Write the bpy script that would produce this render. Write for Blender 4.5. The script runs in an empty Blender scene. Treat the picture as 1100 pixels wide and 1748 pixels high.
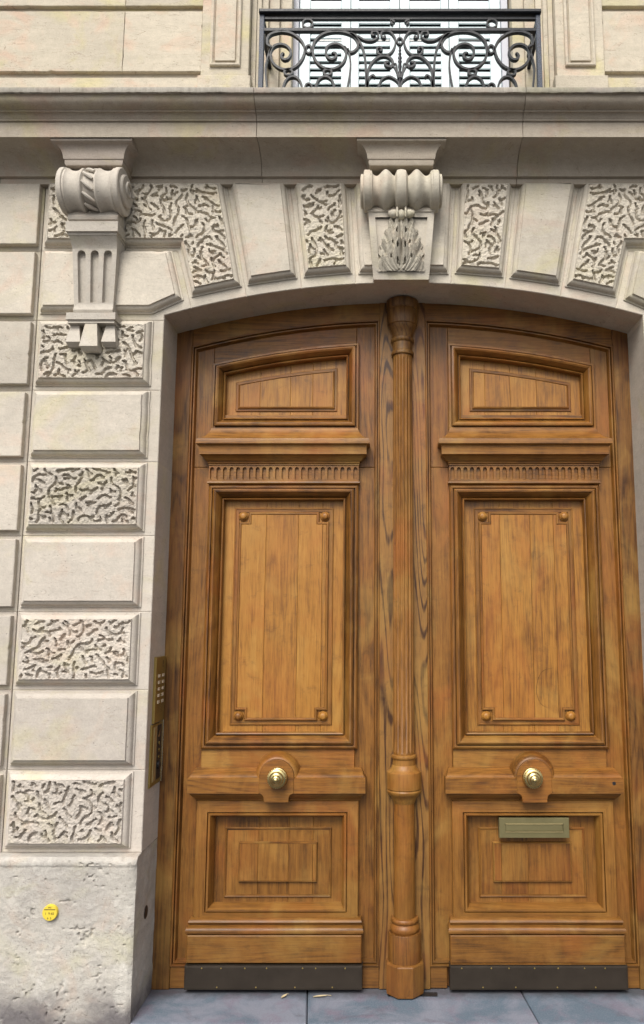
import bpy, bmesh, math, random
import numpy as np
from mathutils import Vector, Matrix
random.seed(7)
R = math.radians
S = bpy.context.scene
COL = S.collection

# ------------------------------------------------------------------ camera, sky, sun, exposure
cam_d = bpy.data.cameras.new('camera'); cam = bpy.data.objects.new('camera', cam_d); COL.objects.link(cam)
cam.location = (-.093, -3.40, 1.6)
cam.rotation_euler = (R(90) + math.atan(.1422), 0, 0)
cam_d.sensor_fit = 'VERTICAL'; cam_d.sensor_height = 36.0
cam_d.lens = 36.0 * 1312 / 1748
cam_d.shift_x = -(655 - 550) / 1748; cam_d.shift_y = 0.0
cam_d.clip_start = .05; cam_d.clip_end = 2000
S.camera = cam

SUN_EL, SUN_AZ = 47.0, 194.0          # azimuth clockwise from +Y, the sun stands in front of the wall, a little left
w = bpy.data.worlds.new("World"); S.world = w; w.use_nodes = True
nt = w.node_tree; bg = nt.nodes['Background']
sky = nt.nodes.new('ShaderNodeTexSky'); sky.sky_type = 'NISHITA'; sky.sun_disc = False
sky.sun_elevation = R(SUN_EL); sky.sun_rotation = R(SUN_AZ)
sky.air_density = 1.0; sky.dust_density = 4.0; sky.ozone_density = 1.0
hs = nt.nodes.new('ShaderNodeHueSaturation'); hs.inputs['Saturation'].default_value = .28
nt.links.new(sky.outputs[0], hs.inputs['Color']); nt.links.new(hs.outputs[0], bg.inputs[0])
bg.inputs[1].default_value = .084
sd = bpy.data.lights.new('sun', 'SUN'); sd.energy = 1.5; sd.angle = R(30); sd.color = (1, .95, .87)
sun = bpy.data.objects.new('sun', sd); COL.objects.link(sun)
az, el = R(SUN_AZ), R(SUN_EL)
dirv = Vector((math.sin(az) * math.cos(el), math.cos(az) * math.cos(el), math.sin(el)))
sun.rotation_euler = dirv.to_track_quat('Z', 'Y').to_euler(); sun.location = dirv * 20
S.view_settings.view_transform = 'Standard'; S.view_settings.look = 'None'
S.view_settings.gamma = 1; S.view_settings.use_curve_mapping = False
S.view_settings.exposure = 1.10

# ------------------------------------------------------------------ materials
def nd(nt, t, **k):
    n = nt.nodes.new(t)
    for a, b in k.items():
        if a in n.inputs.keys() if isinstance(a, str) else False: n.inputs[a].default_value = b
        else: setattr(n, a, b)
    return n
class NG:
    """small node builder"""
    def __init__(s, name, rough=.6):
        s.m = bpy.data.materials.new(name); s.m.use_nodes = True; s.t = s.m.node_tree
        s.b = s.t.nodes['Principled BSDF']; s.b.inputs['Roughness'].default_value = rough
        s.co = s.t.nodes.new('ShaderNodeTexCoord').outputs['Object']
        s.rnd = s.t.nodes.new('ShaderNodeObjectInfo').outputs['Random']
    def L(s, a, b): s.t.links.new(a, b)
    def val(s, x, sock):
        if isinstance(x, (int, float)): sock.default_value = x
        elif isinstance(x, tuple): sock.default_value = x if len(x) == len(sock.default_value) else (*x, 1)
        else: s.L(x, sock)
    def math(s, op, a, b=0.0, c=None):
        n = s.t.nodes.new('ShaderNodeMath'); n.operation = op
        s.val(a, n.inputs[0]); s.val(b, n.inputs[1])
        if c is not None: s.val(c, n.inputs[2])
        return n.outputs[0]
    def vscale(s, v, sc, off=None):
        n = s.t.nodes.new('ShaderNodeVectorMath'); n.operation = 'MULTIPLY'
        s.L(v, n.inputs[0]); n.inputs[1].default_value = sc
        if off is None: return n.outputs[0]
        m = s.t.nodes.new('ShaderNodeVectorMath'); m.operation = 'ADD'
        s.L(n.outputs[0], m.inputs[0]); s.L(off, m.inputs[1]); return m.outputs[0]
    def noise(s, v, scale=1.0, detail=4.0, rough=.5, dist=0.0):
        n = s.t.nodes.new('ShaderNodeTexNoise'); s.L(v, n.inputs['Vector'])
        n.inputs['Scale'].default_value = scale; n.inputs['Detail'].default_value = detail
        n.inputs['Roughness'].default_value = rough; n.inputs['Distortion'].default_value = dist
        return n.outputs['Fac']
    def voro(s, v, scale):
        n = s.t.nodes.new('ShaderNodeTexVoronoi'); s.L(v, n.inputs['Vector']); n.inputs['Scale'].default_value = scale
        return n.outputs['Distance']
    def rng(s, v, a, b, c=0.0, d=1.0):
        n = s.t.nodes.new('ShaderNodeMapRange'); s.L(v, n.inputs[0])
        for i, x in enumerate((a, b, c, d)): n.inputs[i + 1].default_value = x
        return n.outputs[0]
    def mix(s, f, a, b, mode='MIX'):
        n = s.t.nodes.new('ShaderNodeMix'); n.data_type = 'RGBA'; n.blend_type = mode
        s.val(f, n.inputs[0]); s.val(a, n.inputs[6]); s.val(b, n.inputs[7]); return n.outputs[2]
    def bump(s, h, strength=.3, dist=.01, prev=None):
        n = s.t.nodes.new('ShaderNodeBump'); s.L(h, n.inputs['Height'])
        n.inputs['Strength'].default_value = strength; n.inputs['Distance'].default_value = dist
        if prev is not None: s.L(prev, n.inputs['Normal'])
        return n.outputs[0]
    def randvec(s, k=37.0):
        c = s.t.nodes.new('ShaderNodeCombineXYZ')
        s.L(s.math('MULTIPLY', s.rnd, k), c.inputs[0]); s.L(s.math('MULTIPLY', s.rnd, k * 1.7), c.inputs[1])
        s.L(s.math('MULTIPLY', s.rnd, k * .6), c.inputs[2]); return c.outputs[0]
    def done(s, col=None, nrm=None, rough=None):
        if col is not None: s.val(col, s.b.inputs['Base Color'])
        if nrm is not None: s.L(nrm, s.b.inputs['Normal'])
        if rough is not None: s.val(rough, s.b.inputs['Roughness'])
        return s.m

def wood(name, axis='Z', fig=.5, dark=(.045, .017, .005), mid=(.192, .080, .0140), light=(.315, .147, .029), seed=0.0):
    g = NG(name)
    rv = g.randvec(23 + seed)
    def st(a, b):       # a across the grain, b along it
        return (b, a, a) if axis == 'X' else (a, a, b)
    c = g.co
    fine = g.noise(g.vscale(c, st(170, 5.5), rv), 1, 6, .75)
    med = g.noise(g.vscale(c, st(34, 1.1), rv), 1, 4, .6, .4)
    fld = g.noise(g.vscale(c, st(5.5, .62), rv), 1, 1.6, .45, .15)
    rings = g.math('SINE', g.math('MULTIPLY', fld, 118.0))
    rings = g.rng(rings, .25 if fig > 1 else -.1, 1.0)
    big = g.noise(g.vscale(c, (2.6, 2.6, 1.9), rv), 1, 5, .6, .6)
    blot = g.noise(g.vscale(c, (9, 9, 5), rv), 1, 5, .65, .8)
    pores = g.noise(g.vscale(c, st(420, 14), rv), 1, 2, .5)
    pores = g.rng(pores, .30, .42, 1, 0)
    v = g.math('MULTIPLY_ADD', fine, .82, -.41)
    v = g.math('ADD', v, .17)
    v = g.math('MULTIPLY_ADD', g.noise(g.vscale(c, st(60, 1.6), rv), 1, 5, .7, .2), .34, g.math('MULTIPLY_ADD', med, .22, v))
    v = g.math('ADD', v, g.math('MULTIPLY', rings, -.17 * fig))
    v = g.math('ADD', v, g.math('MULTIPLY_ADD', blot, .5, -.25))
    v = g.math('ADD', v, g.math('MULTIPLY_ADD', g.rnd, .15, -.085))
    r = g.t.nodes.new('ShaderNodeValToRGB'); g.L(v, r.inputs[0]); e = r.color_ramp.elements
    e[0].position = .14; e[0].color = (*dark, 1); e[1].position = .82; e[1].color = (*light, 1)
    k = e.new(.42); k.color = (*mid, 1)
    col = r.outputs[0]
    red = g.rng(big, .50, .68)
    col = g.mix(g.math('MULTIPLY', red, .38), col, (.30, .088, .018), 'MIX')
    yel = g.rng(g.noise(g.vscale(c, (3.1, 3.1, 2.3), rv), 1.3, 4, .6, .5), .52, .72)
    col = g.mix(g.math('MULTIPLY', yel, .40), col, (.39, .235, .060), 'MIX')
    col = g.mix(g.math('MULTIPLY', pores, .35), col, (.04, .018, .007), 'MIX')
    # dirt and worn varnish in blotches
    grime = g.rng(g.noise(g.vscale(c, (5, 5, 7), rv), 1.7, 9, .75, .3), .56, .66)
    col = g.mix(g.math('MULTIPLY', grime, .34), col, (.050, .024, .009), 'MIX')
    # splashed street dirt at the foot of the door
    sz = g.t.nodes.new('ShaderNodeSeparateXYZ'); g.L(c, sz.inputs[0])
    fo = g.rng(g.math('MULTIPLY_ADD', g.noise(g.vscale(c, (7, 7, 4)), 1.2, 6, .7), -.7, sz.outputs['Z']), -.32, .42, 1, 0)
    col = g.mix(g.math('MULTIPLY', fo, .36), col, (.060, .030, .010), 'MIX')
    h = g.math('ADD', g.math('MULTIPLY', fine, .6), g.math('MULTIPLY', rings, .25 * fig))
    h = g.math('SUBTRACT', h, g.math('MULTIPLY', pores, .5))
    n = g.bump(h, .35, .0012)
    n = g.bump(med, .25, .003, n)
    ro = g.math('MULTIPLY_ADD', blot, .30, .28)
    g.b.inputs['Specular IOR Level'].default_value = .36
    return g.done(col, n, ro)

def stone(name, base=(.455, .412, .342), var=1.0, rough=.85, bump=.35, streak=0.0, pits=0.0, shade=1.0):
    g = NG(name, rough); rv = g.randvec(31)
    c = g.co
    base = tuple(x * shade for x in base)
    big = g.noise(g.vscale(c, (2.2, 2.2, 2.8), rv), 1, 5, .62, .5)
    hue1 = g.rng(g.noise(g.vscale(c, (2.0, 2, 2.6), rv), 1.2, 4, .6, .9), .52, .70)
    hue2 = g.rng(g.noise(g.vscale(c, (2.7, 2, 3.3), rv), 1.6, 4, .6, .9), .54, .70)
    bed = g.noise(g.vscale(c, (4, 4, 26), rv), 1, 5, .65, .5)
    fine = g.noise(g.vscale(c, (1, 1, 1)), 130, 6, .7)
    med = g.noise(g.vscale(c, (1, 1, 1)), 24, 6, .7)
    sep = g.t.nodes.new('ShaderNodeSeparateXYZ'); g.L(c, sep.inputs[0])
    # hue drifts with height: cool mauve grey low on the wall, cream above; its border wanders
    low = g.rng(g.math('MULTIPLY_ADD', big, 1.3, sep.outputs['Z']), 1.7, 3.9, .62, 0.0)
    lo = (base[0] * .99, base[1] * .98, base[2] * 1.07)
    col = g.mix(low, base, lo)
    col = g.mix(g.math('MULTIPLY', hue1, .62 * var), col, (base[0] * 1.02, base[1] * 1.02, base[2] * .72))
    col = g.mix(g.math('MULTIPLY', hue2, .62 * var), col, (base[0] * 1.06, base[1] * .90, base[2] * .86))
    k = g.math('MULTIPLY_ADD', bed, .22 * var, 1 - .11 * var)
    k = g.math('MULTIPLY', k, g.math('MULTIPLY_ADD', big, .42, .79))
    k = g.math('MULTIPLY', k, g.math('MULTIPLY_ADD', med, .40, .80))
    k = g.math('MULTIPLY', k, g.math('MULTIPLY_ADD', fine, .44, .78))
    k = g.math('MULTIPLY', k, g.math('MULTIPLY_ADD', g.rnd, .17, .915))
    if streak > 0:
        sk = g.noise(g.vscale(c, (42, 42, 1.8)), 1, 5, .7)
        k = g.math('MULTIPLY', k, g.math('MULTIPLY_ADD', sk, 1.1 * streak, 1 - .62 * streak))
    cc = g.t.nodes.new('ShaderNodeCombineXYZ')
    for i in range(3): g.L(k, cc.inputs[i])
    col = g.mix(1.0, col, cc.outputs[0], 'MULTIPLY')
    # specks: tiny holes filled with dirt
    sp = g.rng(g.voro(g.vscale(c, (1, 1, 1)), 46), .0, .13, 1, 0)
    gate = g.rng(g.noise(g.vscale(c, (1, 1, 1)), 9, 3, .5), .44, .58)
    spk = g.math('MULTIPLY', sp, gate)
    col = g.mix(g.math('MULTIPLY', spk, .75), col, (.10, .085, .065))
    # hairline veins
    vn = g.noise(g.vscale(c, (3, 3, 16), rv), 1, 4, .6, 1.2)
    vn = g.rng(g.math('ABSOLUTE', g.math('SUBTRACT', vn, .5)), 0, .006, 1, 0)
    col = g.mix(g.math('MULTIPLY', vn, .38 * var), col, (.20, .15, .11))
    if pits > 0:
        ft = g.rng(g.math('MULTIPLY_ADD', g.noise(g.co, 6, 6, .65), -.34, sep.outputs['Z']), -.16, -.03, 1, 0)
        col = g.mix(g.math('MULTIPLY', ft, .85), col, (.085, .075, .085))
        sm = g.rng(g.noise(g.vscale(c, (3, 3, 2)), 1.3, 6, .7, .6), .52, .70)
        col = g.mix(g.math('MULTIPLY', sm, .45), col, (.27, .25, .235))
        lt = g.rng(g.noise(g.vscale(c, (4, 4, 3), rv), 2.1, 5, .7, .4), .56, .70)
        col = g.mix(g.math('MULTIPLY', lt, .5), col, (.60, .58, .53))
        p = g.rng(g.voro(g.vscale(c, (1, 1, 1.5)), 95), 0, .26, 1, 0)
        p = g.math('MULTIPLY', p, g.rng(g.noise(c, 16, 4, .6), (.43), .55))
        col = g.mix(g.math('MULTIPLY', p, .55 * pits), col, (.17, .155, .13))
        spk = g.math('MAXIMUM', spk, p)
    n = g.bump(fine, bump, .002)
    n = g.bump(med, bump, .006, n)
    n = g.bump(g.math('SUBTRACT', 0.0, spk), .7, .004, n)
    return g.done(col, n, rough)

def plain(name, col, rough=.5, metal=0.0, amt=.25, sc=30, bump=.1, spec=None):
    g = NG(name, rough); n = g.noise(g.co, sc, 6, .65)
    k = g.math('MULTIPLY_ADD', n, amt * 2, 1 - amt); cc = g.t.nodes.new('ShaderNodeCombineXYZ')
    for i in range(3): g.L(k, cc.inputs[i])
    c = g.mix(1.0, (*col, 1), cc.outputs[0], 'MULTIPLY')
    g.b.inputs['Metallic'].default_value = metal
    return g.done(c, g.bump(n, bump, .002), g.math('MULTIPLY_ADD', n, .3, max(.02, rough - .15)))

W_V = wood('oak_vertical', 'Z', .45)
W_H = wood('oak_horizontal', 'X', .55)
W_F = wood('oak_figured', 'Z', 1.8, mid=(.20, .098, .025), seed=5)
W_P = wood('oak_panel', 'Z', .45, dark=(.11, .042, .010), mid=(.300, .132, .022), light=(.42, .206, .042), seed=9)
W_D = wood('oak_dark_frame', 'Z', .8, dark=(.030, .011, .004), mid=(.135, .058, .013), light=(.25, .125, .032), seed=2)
ST = stone('limestone')
ST_V = stone('limestone_carved', var=.7, bump=.8)
ST_U = stone('limestone_upper', base=(.455, .405, .320), var=1.6)
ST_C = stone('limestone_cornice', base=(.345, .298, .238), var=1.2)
ST_S = stone('limestone_slab_edge', base=(.34, .315, .27), streak=.8)
ST_P = stone('limestone_plinth', base=(.45, .425, .36), var=1.0, bump=1.0, pits=1.0)
ST_K = stone('limestone_console', base=(.425, .39, .318), var=.8, bump=.4)
BRASS = plain('polished_brass', (.58, .47, .22), .30, 1.0, .2, 60)
BRASS_D = plain('tarnished_brass', (.30, .215, .065), .42, .6, .18, 25)
BRASS_L = plain('pale_brass', (.42, .34, .17), .4, .6, .12, 25)
SLOTM = plain('green_brass', (.20, .175, .085), .40, .55, .12, 14)
KICK = plain('bronze_kick_plate', (.030, .023, .017), .5, .2, .45, 9)
IRON = plain('painted_iron', (.005, .006, .010), .40, 0, .5, 90, .4)
IRON.node_tree.nodes['Principled BSDF'].inputs['Specular IOR Level'].default_value = .25
KICK.node_tree.nodes['Principled BSDF'].inputs['Specular IOR Level'].default_value = .25
g = NG('speckled_iron', .5)
n1 = g.rng(g.noise(g.co, 260, 3, .6), .50, .60)
IRON_S = g.done(g.mix(g.math('MULTIPLY', n1, .55), (.008, .012, .024), (.10, .14, .22)), g.bump(n1, .3, .002))
WHITE = plain('white_shutter_paint', (.56, .645, .665), .45, 0, .06, 20, .05)
WHITE_F = plain('window_frame_paint', (.42, .43, .48), .45, 0, .06, 20, .05)
BLACKP = plain('black_plastic', (.012, .012, .014), .4)
DARKIN = plain('dark_interior', (.012, .014, .018), .8)
YEL = plain('yellow_enamel', (.66, .50, .05), .5, 0, .06, 60)
BLK = plain('black_print', (.02, .02, .015), .6)
STEEL = plain('bright_steel', (.7, .66, .55), .25, 1.0, .05)
LEAFM = plain('dry_leaf', (.42, .34, .20), .7)
g = NG('dark_window_glass', .05); g.b.inputs['Specular IOR Level'].default_value = .6
GLASS = g.done((.02, .025, .03))
g = NG('blue_grey_paving', .75); rv = g.randvec(13)
a = g.noise(g.vscale(g.co, (3, 3, 3), rv), 1.4, 6, .65, .6); b = g.noise(g.vscale(g.co, (1, 1, 1), rv), 7, 5, .6, .5)
fn = g.noise(g.co, 150, 5, .7)
c = g.mix(g.rng(a, .42, .60), (.075, .110, .150), (.170, .180, .225))
c = g.mix(g.math('MULTIPLY', g.rng(b, .50, .66), .6), c, (.150, .100, .145))
c = g.mix(g.math('MULTIPLY', g.rng(g.noise(g.vscale(g.co, (1, 1, 1), rv), 4.3, 4, .6, .8), .60, .70), .5), c, (.06, .048, .07))
c = g.mix(g.math('MULTIPLY', g.rng(fn, .35, .7), .28), c, (.30, .33, .37))
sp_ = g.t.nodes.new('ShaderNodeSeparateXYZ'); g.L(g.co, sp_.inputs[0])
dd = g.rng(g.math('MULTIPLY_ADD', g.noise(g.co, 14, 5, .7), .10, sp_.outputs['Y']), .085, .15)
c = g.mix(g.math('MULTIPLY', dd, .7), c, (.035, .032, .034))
PAVE = g.done(c, g.bump(fn, .6, .003, g.bump(b, .4, .006)))
g = NG('asphalt_grey', .85); fn = g.noise(g.co, 90, 5, .7)
ROAD = g.done(g.mix(fn, (.04, .04, .042), (.085, .085, .09)), g.bump(fn, .5, .004))

# ------------------------------------------------------------------ mesh builder
def area(p): return sum(p[i][0] * p[(i + 1) % len(p)][1] - p[(i + 1) % len(p)][0] * p[i][1] for i in range(len(p))) / 2
def ccw(p): return list(p) if area(p) > 0 else list(p)[::-1]
def inset(poly, d):
    n = len(poly); out = []
    for i in range(n):
        a, b, c = poly[i - 1], poly[i], poly[(i + 1) % n]
        def nr(p, q):
            dx, dz = q[0] - p[0], q[1] - p[1]; l = math.hypot(dx, dz) or 1e-9
            return (-dz / l, dx / l)
        n1, n2 = nr(a, b), nr(b, c); k = 1 + n1[0] * n2[0] + n1[1] * n2[1]
        k = max(k, .25)
        out.append((b[0] + d * (n1[0] + n2[0]) / k, b[1] + d * (n1[1] + n2[1]) / k))
    return out
def clipx(poly, x0, x1):
    def cl(p, x, sgn):
        o = []
        for i in range(len(p)):
            a, b = p[i - 1], p[i]; ia, ib = sgn * (a[0] - x) >= 0, sgn * (b[0] - x) >= 0
            if ia != ib:
                t = (x - a[0]) / (b[0] - a[0]); o.append((x, a[1] + t * (b[1] - a[1])))
            if ib: o.append(b)
        return o
    return cl(cl(poly, x0, 1), x1, -1)
def catmull(p, n=5):
    out = []
    for i in range(len(p) - 1):
        a, b, c, d = p[max(i - 1, 0)], p[i], p[i + 1], p[min(i + 2, len(p) - 1)]
        for k in range(n):
            t = k / n
            out.append(tuple(.5 * ((2 * b[j]) + (-a[j] + c[j]) * t + (2 * a[j] - 5 * b[j] + 4 * c[j] - d[j]) * t * t + (-a[j] + 3 * b[j] - 3 * c[j] + d[j]) * t ** 3) for j in range(len(b))))
    out.append(tuple(p[-1])); return out

class MB:
    def __init__(s): s.v = []; s.f = []; s.m = []
    def add(s, v, f, mi=0):
        o = len(s.v); s.v += [tuple(x) for x in v]
        for q in f: s.f.append(tuple(i + o for i in q)); s.m.append(mi if isinstance(mi, int) else 0)
        return s
    def loft(s, rings, close=True, caps=(False, False), mi=0):
        n = len(rings[0]); v = [p for r in rings for p in r]; f = []
        for k in range(len(rings) - 1):
            for i in range(n if close else n - 1):
                j = (i + 1) % n; f.append((k * n + i, k * n + j, (k + 1) * n + j, (k + 1) * n + i))
        if caps[0]: f.append(tuple(range(n)))
        if caps[1]: f.append(tuple((len(rings) - 1) * n + i for i in range(n)))
        return s.add(v, f, mi)
    def frame(s, poly, prof, cap=True, split=False):
        poly = ccw(poly); rings = []
        for d, y in prof:
            rings.append([(x, y, z) for x, z in (inset(poly, d) if abs(d) > 1e-9 else poly)])
        n = len(poly); o = len(s.v)
        s.v += [p for r in rings for p in r]
        for i in range(n):
            j = (i + 1) % n
            hor = abs(poly[j][0] - poly[i][0]) > abs(poly[j][1] - poly[i][1])
            for k in range(len(rings) - 1):
                s.f.append((o + k * n + i, o + k * n + j, o + (k + 1) * n + j, o + (k + 1) * n + i)); s.m.append(1 if (split and hor) else 0)
        if cap: s.f.append(tuple(o + (len(rings) - 1) * n + i for i in range(n))); s.m.append(0)
        return s
    def box(s, x0, x1, y0, y1, z0, z1, ch=.002):
        """chamfered board, its face towards -Y at y0"""
        return s.frame([(x0, z0), (x1, z0), (x1, z1), (x0, z1)], [(0, y1), (0, y0 + ch), (ch, y0)])
    def full(s, x0, x1, y0, y1, z0, z1):
        v = [(x, y, z) for x in (x0, x1) for y in (y0, y1) for z in (z0, z1)]
        return s.add(v, [(0, 1, 3, 2), (4, 6, 7, 5), (0, 4, 5, 1), (2, 3, 7, 6), (0, 2, 6, 4), (1, 5, 7, 3)])
    def extx(s, prof, x0, x1, close=True):
        return s.loft([[(x0, y, z) for y, z in prof], [(x1, y, z) for y, z in prof]], close, (close, close))
    def lathe(s, ax, c, prof, n=24, rf=None):
        rings = []
        for r, a in prof:
            rg = []
            for i in range(n):
                t = 2 * math.pi * i / n; rr = rf(r, t, a) if rf else r; p, q = rr * math.cos(t), rr * math.sin(t)
                rg.append({'X': (c[0] + a, c[1] + p, c[2] + q), 'Y': (c[0] + p, c[1] + a, c[2] + q), 'Z': (c[0] + p, c[1] + q, c[2] + a)}[ax])
            rings.append(rg)
        return s.loft(rings, True, (True, True))
    def bar(s, path, y, t, b, n=5, taper=None):
        """flat iron bar bent in the XZ plane: t thick in the plane, b deep in Y"""
        p = catmull(path, n); rings = []
        for i, (x, z) in enumerate(p):
            a = p[max(i - 1, 0)]; c = p[min(i + 1, len(p) - 1)]; dx, dz = c[0] - a[0], c[1] - a[1]; l = math.hypot(dx, dz) or 1e-9
            nx, nz = -dz / l, dx / l; h = t / 2 * (taper(i / (len(p) - 1)) if taper else 1)
            rings.append([(x + nx * h, y - b / 2, z + nz * h), (x + nx * h * 1.15, y, z + nz * h * 1.15), (x + nx * h, y + b / 2, z + nz * h), (x - nx * h, y + b / 2, z - nz * h), (x - nx * h * 1.15, y, z - nz * h * 1.15), (x - nx * h, y - b / 2, z - nz * h)])
        return s.loft(rings, True, (True, True))
    def ring(s, cx, y, cz, rx, rz, t, b, n=20):
        p = [(cx + rx * math.cos(k * 2 * math.pi / n), cz + rz * math.sin(k * 2 * math.pi / n)) for k in range(n)]
        rings = []
        for (x, z) in p:
            dx, dz = (x - cx) / rx, (z - cz) / rz; h = t / 2
            rings.append([(x + dx * h, y - b / 2, z + dz * h), (x + dx * h, y + b / 2, z + dz * h), (x - dx * h, y + b / 2, z - dz * h), (x - dx * h, y - b / 2, z - dz * h)])
        rings.append(rings[0]); return s.loft(rings, True)
    def tube(s, pts, r, n=8, rr=None):
        rings = []; P = [Vector(p) for p in pts]
        for i, p in enumerate(P):
            d = (P[min(i + 1, len(P) - 1)] - P[max(i - 1, 0)]).normalized(); u = d.orthogonal().normalized() if i == 0 else (u - d * u.dot(d)).normalized(); w = d.cross(u)
            q = r if rr is None else rr(i / (len(P) - 1)) * r
            rings.append([tuple(p + u * q * math.cos(2 * math.pi * k / n) + w * q * math.sin(2 * math.pi * k / n)) for k in range(n)])
        return s.loft(rings, True, (True, True))
    def ball(s, c, r, n=12, m=8):
        rx, ry, rz = r if isinstance(r, tuple) else (r, r, r); rings = []
        for k in range(m + 1):
            t = math.pi * (k + .001) / (m + .002) - math.pi / 2
            rings.append([(c[0] + rx * math.cos(t) * math.cos(2 * math.pi * i / n), c[1] + ry * math.cos(t) * math.sin(2 * math.pi * i / n), c[2] + rz * math.sin(t)) for i in range(n)])
        return s.loft(rings, True, (True, True))
    def build(s, name, mats, parent=None, smooth=35, jitter=0.0):
        off = Vector(parent.matrix_basis.translation) if parent is not None and parent.parent is None else (Vector(parent['_o']) if parent is not None else Vector((0, 0, 0)))
        me = bpy.data.meshes.new(name)
        me.from_pydata([(x - off.x, y - off.y, z - off.z) for x, y, z in s.v], [], s.f)
        for m in (mats if isinstance(mats, (list, tuple)) else [mats]): me.materials.append(m)
        if any(s.m): me.polygons.foreach_set('material_index', s.m)
        bm = bmesh.new(); bm.from_mesh(me); bmesh.ops.recalc_face_normals(bm, faces=bm.faces); bm.to_mesh(me); bm.free()
        if smooth:
            me.polygons.foreach_set('use_smooth', [True] * len(me.polygons)); me.set_sharp_from_angle(angle=R(smooth))
        o = bpy.data.objects.new(name, me); COL.objects.link(o)
        if parent is not None:
            o.parent = parent
            o['_o'] = tuple(off)
        else: o['_o'] = (0, 0, 0)
        return o

def empty(name, loc, label=None, cat=None, group=None, kind=None):
    o = bpy.data.objects.new(name, None); o.location = loc; COL.objects.link(o); o.empty_display_size = .1
    o['_o'] = tuple(loc); return tag(o, label, cat, group, kind)
def tag(o, label=None, cat=None, group=None, kind=None):
    if label: o['label'] = label
    if cat: o['category'] = cat
    if group: o['group'] = group
    if kind: o['kind'] = kind
    return o
def mirror_copy(o, parent):
    """a twin of a part and of its sub-parts on the other side of the doorway axis"""
    c = o.copy(); COL.objects.link(c); c.parent = parent
    if parent == BLD: c.scale = (-1, 1, 1)
    for ch in [x for x in o.children]: mirror_copy(ch, c)
    return c

# ------------------------------------------------------------------ arch of the doorway
HW, RAD, ZC = 1.11, 3.93, 3.165 - 3.93
def arch(x): return ZC + math.sqrt(RAD * RAD - x * x)
def rad(a, r): return (r * math.sin(a), ZC + r * math.cos(a))
def radz(a, z): return (math.tan(a) * (z - ZC), z)

# value noise in numpy
def vn(x, y, sc, seed=0):
    x = x * sc + seed * 17.3 + 1000; y = y * sc + seed * 9.1 + 1000; xi = np.floor(x).astype(np.int64); yi = np.floor(y).astype(np.int64); fx = x - xi; fy = y - yi
    fx = fx * fx * (3 - 2 * fx); fy = fy * fy * (3 - 2 * fy)
    def h(a, b):
        n = (a * 374761393 + b * 668265263 + seed * 974711) & 0xffffffff; n = ((n ^ (n >> 13)) * 1274126177) & 0xffffffff
        return ((n ^ (n >> 16)) & 0xffff) / 65535.0
    return (h(xi, yi) * (1 - fx) + h(xi + 1, yi) * fx) * (1 - fy) + (h(xi, yi + 1) * (1 - fx) + h(xi + 1, yi + 1) * fx) * fy - .5

# ------------------------------------------------------------------ ground
pav = MB(); pav.full(-400, 400, -400, -.062, -.14, -.03)
ground = tag(pav.build('ground', ROAD, None, 0), kind='structure')
pv = empty('pavement', (0, .1, 0), kind='structure')
for x0, x1 in ((-1.9, -.43), (-.43, .505), (.505, 1.42), (1.42, 2.6)):
    m = MB(); m.v = []
    x0 += .002; x1 -= .002
    top = [(x0, -.058), (x1, -.058), (x1, .6), (x0, .6)]
    sk = .035 if x0 > -.5 and x0 < .0 else 0
    def P4(d, z): return [(x0 + d + .03, -.058 + d, z), (x1 - d + .03, -.058 + d, z), (x1 - d - .03, .6, z), (x0 + d - .03, .6, z)]
    m.loft([P4(0, -.13), P4(0, -.005), P4(.005, 0)], True, (False, True)); m.build('paving_slab', PAVE, pv, 0)

# ------------------------------------------------------------------ building
BLD = empty('stone_building', (0, 0, 0), 'cream limestone building front with carved blocks round the arched wooden door', 'building')
# massive wall behind everything
m = MB(); m.full(-3.6, -1.13, .26, .9, -.1, 3.6); m.build('wall_core', ST, BLD, 0)
m = MB(); m.full(1.13, 3.6, .26, .9, -.1, 3.6); m.build('wall_core', ST, BLD, 0)
m = MB(); m.full(-3.6, 3.6, .30, .9, 3.6, 3.95); m.build('wall_core', ST, BLD, 0)
sp = [(x, arch(x) - .0) for x in np.linspace(-1.13, 1.13, 25)]
m = MB(); m.frame([(1.13, 3.6), (-1.13, 3.6)] + [(x, z + .012) for x, z in sp], [(0, .9), (0, .27)]); m.build('wall_core', ST, BLD, 0)

QP = [(0, -.0005), (0, -.006), (.004, -.008), (.006, -.008), (.007, -.012), (.009, -.020), (.014, -.028), (.021, -.033), (.026, -.035), (.027, -.0415), (.0285, -.043)]
BODY = [(0, .28), (0, .003), (.003, 0.0)]

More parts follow.
